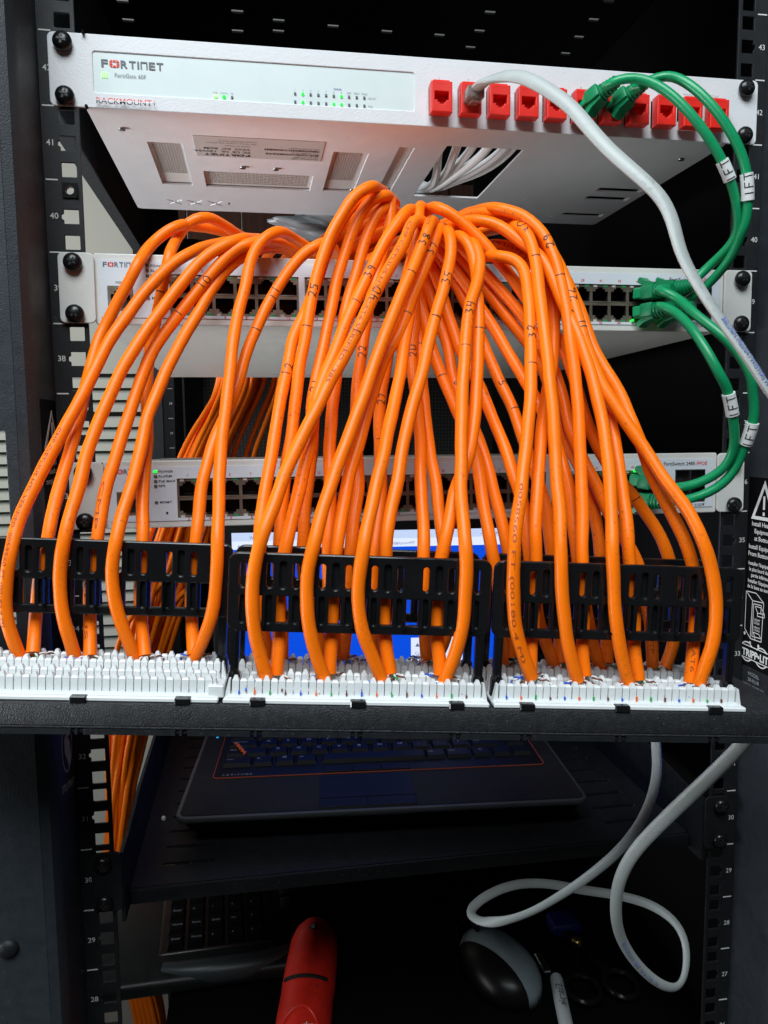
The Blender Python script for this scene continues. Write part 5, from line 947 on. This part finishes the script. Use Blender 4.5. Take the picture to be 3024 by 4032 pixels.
# white cords inside the tray opening
for i, (x0, x1, xe) in enumerate(((.0180, .0300, .034), (.0330, .0385, .037), (.0475, .0430, .039), (.0590, .0480, .041), (.0730, .0590, .045), (.0800, .0680, .052))):
    zt = Z42 + .0060 + .0012 * (i % 3)
    pth = spline([(x0 + .002, .012, Z42 + .018), (x0, .030, zt + .006), (x0 + (x1 - x0) * .3, .065, zt), (x1, .105, zt - .001), (xe, .140, zt), (xe - .006, .162, zt + .002), (xe - .014, .185, zt + .010), (xe - .02, .205, zt + .022)], .005, 2)
    o = MB().tube(pth, .0033, 10).build('white_patch_cord', 'cord_white', None, True)
    tag(o, 'white patch cord curving behind the tray opening under the firewall', 'patch cord', 'white cords inside the firewall tray')
bag = bmesh.new(); bmesh.ops.create_icosphere(bag, subdivisions=4, radius=1)
for v in bag.verts:
    k = 1 + .18 * math.sin(v.co.x * 7 + v.co.z * 5) + .13 * math.sin(v.co.y * 11 + v.co.x * 6)
    v.co = Vector((v.co.x * .050 * k, v.co.y * .025 * k, v.co.z * .012 * k))
me = bpy.data.meshes.new('plastic_bag'); bag.to_mesh(me); bag.free(); me.polygons.foreach_set('use_smooth', [True] * len(me.polygons))
tag(obj('plastic_bag', me, 'plastic_bag', None, loc=(-.045, .262, 1.821)), 'crumpled clear plastic bag hanging behind the firewall tray', 'plastic bag')

# ================================================================== shelf with the laptop
SZ = 1.2905
sh = thing('rack_shelf', 'black vented rack shelf carrying the laptop', 'shelf', 'rack shelves', (0, 0, SZ))
sl_ = []
for i in range(16):
    y = .045 + i * .0247
    for s in (-1, 1): sl_.append(rect(-.1995 if s < 0 else .1600, y, -.1600 if s < 0 else .1995, y + .0045, .0015, 2))
vs, fs = plate2d(rect(-.2190, .020, .2190, .46, .002), sl_, .0016)
MB().add(vs, fs, lambda x, y, z: (x, y, z)).build('deck', 'rack_black', sh)
MB().rbox((-.2190, .0170, -.0115), (.2190, .0200, .0), .0012, 2).build('front_lip', 'rack_black', sh, True)
for s in (-1, 1):
    MB().prism([(.0, -.0125), (.0, .0385), (.030, .0385), (.090, .046), (.46, .054), (.46, -.0125)][::s], s * .2205 - .0012, s * .2205 + .0012, lambda x, y, z: (z, x, y)).build('side_wall', 'rack_black', sh)
    ep = rect(min(s * .2205, s * .2400), -.0022, max(s * .2205, s * .2400), .0400, .004)
    MB().add(*plate2d(ep, [], .002, .0004), T=front(-.0024)).build('ear', 'rack_black', sh, True)
    for z in (.0052, .0335): screw(sh, s * .2322, -.0040, z + .0)
A0 = Vector((-.1905, .0707, 1.3155)); LA = R(-4.756)
lp = thing('laptop', 'open black laptop with orange trim round its keyboard and a blue screen', 'laptop', loc=(A0.x, A0.y, SZ)); lp.rotation_euler = (0, 0, LA)
DZ = 1.3155 - SZ
MB().add([(.012, .016, .003), (.322, .016, .003), (.322, .228, .003), (.012, .228, .003), (.003, .004, DZ - .005), (.331, .004, DZ - .005), (.331, .230, DZ - .005), (.003, .230, DZ - .005)], [(0, 3, 2, 1), (4, 5, 6, 7), (0, 1, 5, 4), (1, 2, 6, 5), (2, 3, 7, 6), (3, 0, 4, 7)]).build('base', 'laptop_deck', lp)
vs, fs = plate2d(rect(0, 0, .334, .232, .008, 5), [], .0050, .0018)
MB().add(vs, fs, lambda x, y, z: (x, y, DZ - .0004 + z)).build('rim', 'laptop_rim', lp, True)
vs, fs = plate2d(rect(.002, .002, .332, .2300, .006), [], .001, .0003)
MB().add(vs, fs, lambda x, y, z: (x, y, DZ + z + .0002)).build('palm_rest', 'laptop_deck', lp, True)
MB().prism([(.136, -.0012), (.190, -.0012), (.188, .002), (.138, .002)], DZ - .0052, DZ - .0012).build('latch', 'laptop_rim', lp)
for fx, fy in ((.02, .02), (.31, .02), (.02, .21), (.31, .21)): MB().lathe([(.006, 0), (.006, .0035)], 12, lambda a, b, c: (a + fx, b + fy, c)).build('foot', 'key_black', lp)
tr = [Vector((x, y, DZ + .0006)) for x, y in rect(.0195, .0660, .3170, .2150, .004, 4)]; tr.append(tr[0])
MB().tube(tr, .0005, 6).build('trim', 'laptop_trim', lp, True)
kb = MB().rbox((.0205, .0670, DZ - .001), (.3160, .2140, DZ + .0008), .0005, 1).build('keyboard', 'key_black', lp)
_km = {}
def key(w):
    if w not in _km:
        W_, D_ = w / 2, .0082
        m_ = MB().add([(-W_, -D_, 0), (W_, -D_, 0), (W_, D_, 0), (-W_, D_, 0), (-W_ + .0015, -D_ + .0022, .0032), (W_ - .0015, -D_ + .0022, .0032), (W_ - .0015, D_ - .0012, .0032), (-W_ + .0015, D_ - .0012, .0032)], [(4, 5, 6, 7), (0, 1, 5, 4), (1, 2, 6, 5), (2, 3, 7, 6), (3, 0, 4, 7)])
        _km[w] = m_.mesh('key')
    return _km[w]
leg = []
rowsK = [(.0945, [('Ctrl', .0260, .0385), ('Fn', .0175, .0615), ('', .0175, .0815), ('Alt', .0190, .1010), ('', .0960, .1635), ('Alt', .0180, .2210), ('Ctrl', .0230, .2425), ('←', .0170, .2640), ('', .0170, .2830), ('', .0170, .3020)]),
         (.1155, [('Shift', .0380, .0450)] + [(c, .0172, .0745 + .0193 * i) for i, c in enumerate('ZXCVBNM,./')] + [('Shift', .0270, .2720), ('PgUp', .0170, .3010)]),
         (.1345, [('Caps Lock', .0280, .0400)] + [(c, .0172, .0645 + .0193 * i) for i, c in enumerate('ASDFGHJKL;')] + [("'", .0172, .2575), ('Enter', .0400, .2890)]),
         (.1535, [('Tab', .0240, .0380)] + [(c, .0172, .0600 + .0193 * i) for i, c in enumerate('QWERTYUIOP[')] + [(']', .0172, .2723), ('\\', .0250, .2960)]),
         (.1725, [('`', .0172, .0340)] + [(c, .0172, .0533 + .0193 * i) for i, c in enumerate('1234567890-=')] + [('Backspace', .0300, .2900)]),
         (.1915, [(s, .0172, .0340 + .0193 * i) for i, s in enumerate(('Esc', 'F1', 'F2', 'F3', 'F4', 'F5', 'F6', 'F7', 'F8', 'F9', 'F10', 'F11', 'F12', 'Ins'))])]
for y, ks in rowsK:
    for s, w, x in ks:
        obj('key', key(round(w, 4)), 'key_black', kb, loc=(x, y, DZ + .0009))
        if s: leg.append((s, x - w / 2 + (.0060 if len(s) == 1 else .0030), y + (.0000 if len(s) == 1 else .0010), .0058 if len(s) == 1 else .0034, 'LEFT', .01))
leg.append(('⊞', .0790, .0955, .0050, 'LEFT', .02))
text(kb, 'key_legend', leg, 'legend', lambda x, y, z: (x, y, DZ + .0043))
text(lp, 'lettering', [('L A T I T U D E', .0275, .0700, .0040, 'LEFT')], 'legend', lambda x, y, z: (x, y, DZ + .0010))
vs, fs = plate2d(rect(.1130, .0200, .1930, .0620, .0015), [], .0006)
MB().add(vs, fs, lambda x, y, z: (x, y, DZ + .0009 + z)).build('touchpad', 'key_black', lp)
for x0 in (.1130, .1535): MB().rbox((x0, .0035, DZ), (x0 + .0395, .0190, DZ + .0010), .0005, 1).build('touchpad_button', 'key_black', lp)
for x0 in (.117, .143, .169): MB().rbox((x0, .0680, DZ), (x0 + .025, .0800, DZ + .0020), .0005, 1).build('touchpad_button', 'key_black', lp)
MB().box((.0105, .1585, DZ), (.0125, .1600, DZ + .0008)).build('status_lamp', 'screen_cyan', lp)
# lid
LY = .2260
lid = MB().rbox((.001, LY, DZ + .004), (.333, LY + .0075, DZ + .218), .0025, 2).rbox((.06, LY - .006, DZ - .004), (.10, LY + .006, DZ + .006), .002, 1).rbox((.234, LY - .006, DZ - .004), (.274, LY + .006, DZ + .006), .002, 1).build('lid', 'laptop_deck', lp, True)
LT_ = lambda x, y, z: (x, LY - .0003 - z, DZ + y)
def patch(name, x0, y0, x1, y1, m, dz=0, par=None): return MB().add([(x0, y0, dz), (x1, y0, dz), (x1, y1, dz), (x0, y1, dz)], [(0, 1, 2, 3)], LT_).build(name, m, par or lid)
scr = patch('display', .0235, .0330, .3132, .1970, 'screen_blue')
patch('tab_bar', .0235, .1880, .3132, .1970, 'screen_bar', .0002); patch('address_bar', .0235, .1790, .3132, .1880, 'screen_bar2', .0002)
patch('chat_box', .2137, .0450, .2733, .0780, 'screen_bar2', .0002)
patch('page_picture', .1660, .1370, .1760, .1560, 'screen_cyan', .0002)
text(lid, 'page_text', [('Welcome', .0420, .1900, .0046, 'LEFT'), ('×', .3060, .1900, .0055, 'LEFT'), ('–', .2900, .1900, .0055, 'LEFT'), ('1020.30&form=MT', .1830, .1812, .0046, 'LEFT'), ('← → C', .0290, .1808, .0052, 'LEFT'), ('…', .3010, .1820, .0060, 'LEFT'), ('Can we help?', .2180, .0590, .0046, 'LEFT'), ('Check your setup', .2180, .0500, .0042, 'LEFT'), ('▲', .2180, .0680, .0055, 'LEFT')], 'screen_text', lambda x, y, z: LT_(x, y, .0005))
tie = spline([(A0.x + .0, 0, 0)] * 1 + [(0, 0, 0)], .01) if False else None
def lloc(x, y, z): 
    c, s = math.cos(LA), math.sin(LA); return Vector((A0.x + x * c - y * s, A0.y + x * s + y * c, 1.3155 + z))
tp = [lloc(.0336 + .0108 * k / 8 + (.0012 if k % 2 else -.0012), .1292 - .0247 * k / 8, .0058) for k in range(9)]
tag(MB().tube(tp, .0011, 6).build('orange_strip', 'zip_orange', None, True), 'crinkled orange scrap lying on the laptop shift key', 'scrap')
scr_ = MB().lathe([(.0018, 0), (.0018, .002), (.001, .003)], 10, lambda a, b, c: (a - .2065, b + .118, SZ + .0004 + c)).build('wire_offcut', 'wire_white', None, True)
tag(scr_, 'tiny white wire offcut lying on the black shelf beside the laptop', 'scrap')

# ================================================================== lower shelf and the things on it
S2 = 1.060
s2 = thing('rack_shelf', 'lower black rack shelf holding the keyboard, mouse and tools', 'shelf', 'rack shelves', (0, 0, S2))
MB().box((-.2190, .03, -.0016), (.2850, .70, 0)).box((-.2190, .030, -.02), (.285, .032, -.0017)).build('deck', 'inner_black', s2)
for s in (-1, 1): MB().add(*plate2d(rect(min(s * .2190, s * .2410), -.012, max(s * .2190, s * .2410), .032, .004), [], .002), T=front(-.0024)).box((s * .2190 - .001, -.0024, -.018), (s * .2190 + .001, .05, .030)).build('ear', 'inner_black', s2)
kbd = thing('computer_keyboard', 'black keyboard with silver palm edge standing on the lower shelf', 'keyboard', loc=(-.262, .205, S2)); kbd.rotation_euler = (R(10), 0, R(2.0))
MB().rbox((-.055, .0, .002), (.190, .185, .020), .006, 3).build('body', 'kb_body', kbd, True)
MB().rbox((.030, .032, .015), (.150, .180, .0215), .004, 3).build('key_bed', 'kb_brown', kbd, True)
pe = spline([(.036, .020, .014), (.060, .014, .015), (.100, .011, .015), (.140, .014, .014), (.168, .024, .012)], .006, 1)
MB().tube(pe, [.0085 + .004 * math.sin(math.pi * i / (len(pe) - 1)) for i in range(len(pe))], 16).build('palm_edge', 'kb_silver', kbd, True)
kk = MB().add([(-.0088, -.0088, 0), (.0088, -.0088, 0), (.0088, .0088, 0), (-.0088, .0088, 0), (-.0066, -.0060, .007), (.0066, -.0060, .007), (.0066, .0070, .007), (-.0066, .0070, .007)], [(4, 5, 6, 7), (0, 1, 5, 4), (1, 2, 6, 5), (2, 3, 7, 6), (3, 0, 4, 7)]).mesh('key')
lg_ = []
for r in range(7):
    for c in range(5):
        x = .0475 + c * .0205; y = .0445 + r * .0195
        obj('key', kk, 'key_black', kbd, loc=(x, y, .0212)); lg_.append((random.choice(('4', '5', '6', '7', 'Enter', '+', 'Home', '/', 'Num', 'Ins')), x - .0045, y - .001, .0042, 'LEFT', .01))
text(kbd, 'key_legend', lg_, 'legend', lambda x, y, z: (x, y, .0285))
for i in range(2): MB().rbox((.158, .075 + i * .020, .018), (.170, .091 + i * .020, .0235), .002, 2).build('media_key', 'kb_silver', kbd, True)
# red cordless tool
tl = thing('cordless_tool', 'red rounded cordless hand tool with a round power button', 'tool', loc=(-.067, .262, S2)); tl.rotation_euler = (R(14), 0, R(-11.5)); tl.scale = (1.28, 1.28, 1.28)
prof = [(.004, .000), (.0125, .003), (.0170, .010), (.0195, .020), (.0205, .040), (.0208, .062), (.0200, .066), (.0205, .070), (.0210, .100), (.0205, .150), (.0200, .190), (.019, .200)]
m_ = MB(); pv = [Vector((0, -z, .022)) for r, z in prof]; m_.tube(pv, [r for r, z in prof], 20)
m_.build('body', 'tool_red', tl, True)
TT = lambda a, b, c: (a, b, c)
MB().lathe([(.0032, 0), (.0032, .0010), (.0024, .0014)], 16, lambda a, b, c: (a, b - .019, .0405 + c)).build('power_button', 'socket_dark', tl, True)
vs, fs = plate2d([(.0016 * math.cos(i * .39), .0016 * math.sin(i * .39)) for i in range(16)], [[(.0011 * math.cos(i * .39), .0011 * math.sin(i * .39)) for i in range(16)]], .0002)
MB().add(vs, fs, lambda x, y, z: (x, y - .019, .0421 + z)).box((-.0002, -.0202, .0420), (.0002, -.0180, .0423)).build('power_symbol', 'rail_white', tl)
ring = lambda y, r, a0, a1: [Vector((r * math.sin(R(a)), y + .006 * (math.cos(R(a)) - 1) * -1, .022 + r * math.cos(R(a)))) for a in range(a0, a1 + 1, 6)]
MB().tube(ring(-.064, .0206, -55, 48), .0016, 6).build('vent_band', 'socket_dark', tl, True)
MB().tube([Vector((.0205 * math.sin(R(a)) * .75, -.088 - .020 * (1 - math.cos(R(a * 1.2))), .0224 + .0205 * math.cos(R(a) * .62))) for a in range(-75, 76, 6)], .0012, 6).build('arch_mark', 'tool_red', tl, True)
text(tl, 'lettering', [('Milwaukee', 0, -.106, .0060, 'CENTER', .02)], 'rail_white', lambda x, y, z: (x, y + x * .25, .0433 - x * x * 24))
# mouse
ms = thing('computer_mouse', 'silver and black computer mouse lying on the lower shelf', 'mouse', loc=(.112, .185, S2)); ms.rotation_euler = (0, 0, R(14))
def shell(lx, ly, h, x0, x1, name, m):
    b = bmesh.new(); bmesh.ops.create_uvsphere(b, u_segments=28, v_segments=16, radius=1)
    for v in b.verts:
        x, y, z = v.co; zz = max(0, z)
        v.co = Vector((x * lx * (1 - .12 * y), y * ly, (zz ** .8) * h * (1 - .25 * (y + 1) * .3)))
    bmesh.ops.bisect_plane(b, geom=b.verts[:] + b.edges[:] + b.faces[:], plane_co=(x0, 0, 0), plane_no=(1, .25, 0), clear_inner=True)
    bmesh.ops.bisect_plane(b, geom=b.verts[:] + b.edges[:] + b.faces[:], plane_co=(x1, 0, 0), plane_no=(1, .25, 0), clear_outer=True)
    me = bpy.data.meshes.new(name); b.to_mesh(me); b.free(); me.polygons.foreach_set('use_smooth', [True] * len(me.polygons)); return obj(name, me, m, ms)
shell(.036, .058, .038, -.014, .05, 'right_shell', 'mouse_silver'); shell(.0365, .0585, .0385, -.05, -.0148, 'left_shell', 'mouse_black')
MB().rbox((-.0085, .028, .028), (-.0045, .042, .0375), .0015, 2).build('wheel', 'mouse_black', ms, True)
MB().tube([Vector((-.030 + .002 * i, .030 + .004 * i, .022 + .0005 * i)) for i in range(7)], .0010, 6).build('brown_strip', 'wood', ms, True)  # thin dark brown strip on the left shell
# marker pen
mk_ = thing('marker_pen', 'grey felt marker with black script on its barrel, beside the mouse', 'marker', loc=(.1655, .1600, S2 + .0068)); mk_.rotation_euler = (0, 0, R(-193.5))
MB().lathe([(.0040, 0), (.0060, .0015), (.0066, .005), (.0068, .030), (.0066, .095), (.006, .100)], 20, lambda a, b, c: (a, c, b)).build('barrel', 'marker_grey', mk_, True)
MB().lathe([(.0062, .1001), (.0068, .102), (.0066, .135), (.004, .139)], 20, lambda a, b, c: (a, c, b)).build('cap', 'key_black', mk_, True)
text(mk_, 'lettering', [('Sharpie.', .018, -.0032, .0098, 'LEFT', .01)], 'ink', lambda x, y, z: (y, x, .0070 - y * y * 60))
# snips with looped black grips and a blue jaw cover
sn = thing('snips', 'black looped snips with a blue jaw guard, on the lower shelf', 'snips', loc=(.205, .150, S2))
for s in (-1, 1):
    lp_ = [Vector((s * .020 + .016 * math.cos(a), -.012 + .019 * math.sin(a), .008)) for a in [i * .3142 for i in range(21)]]
    MB().tube(lp_, .0035, 8).build('grip_loop', 'mouse_black', sn, True)
    MB().tube(spline([(s * .012, .006, .008), (s * .008, .030, .008), (-s * .002, .055, .009), (-s * .004, .075, .008)], .005), [.0042] * 0 or .0040, 8).build('blade_arm', 'mouse_black', sn, True)
MB().lathe([(.0055, 0), (.0055, .006), (.004, .0075)], 14, lambda a, b, c: (a, b + .050, .0085 + c)).build('pivot', 'gold', sn, True)
MB().rbox((-.017, .070, .002), (.016, .100, .018), .005, 3).build('jaw_guard', 'cutter_blue', sn, True)
MB().rbox((-.048, .020, .001), (-.040, .050, .006), .001, 1).build('spring_bar', 'steel', sn)
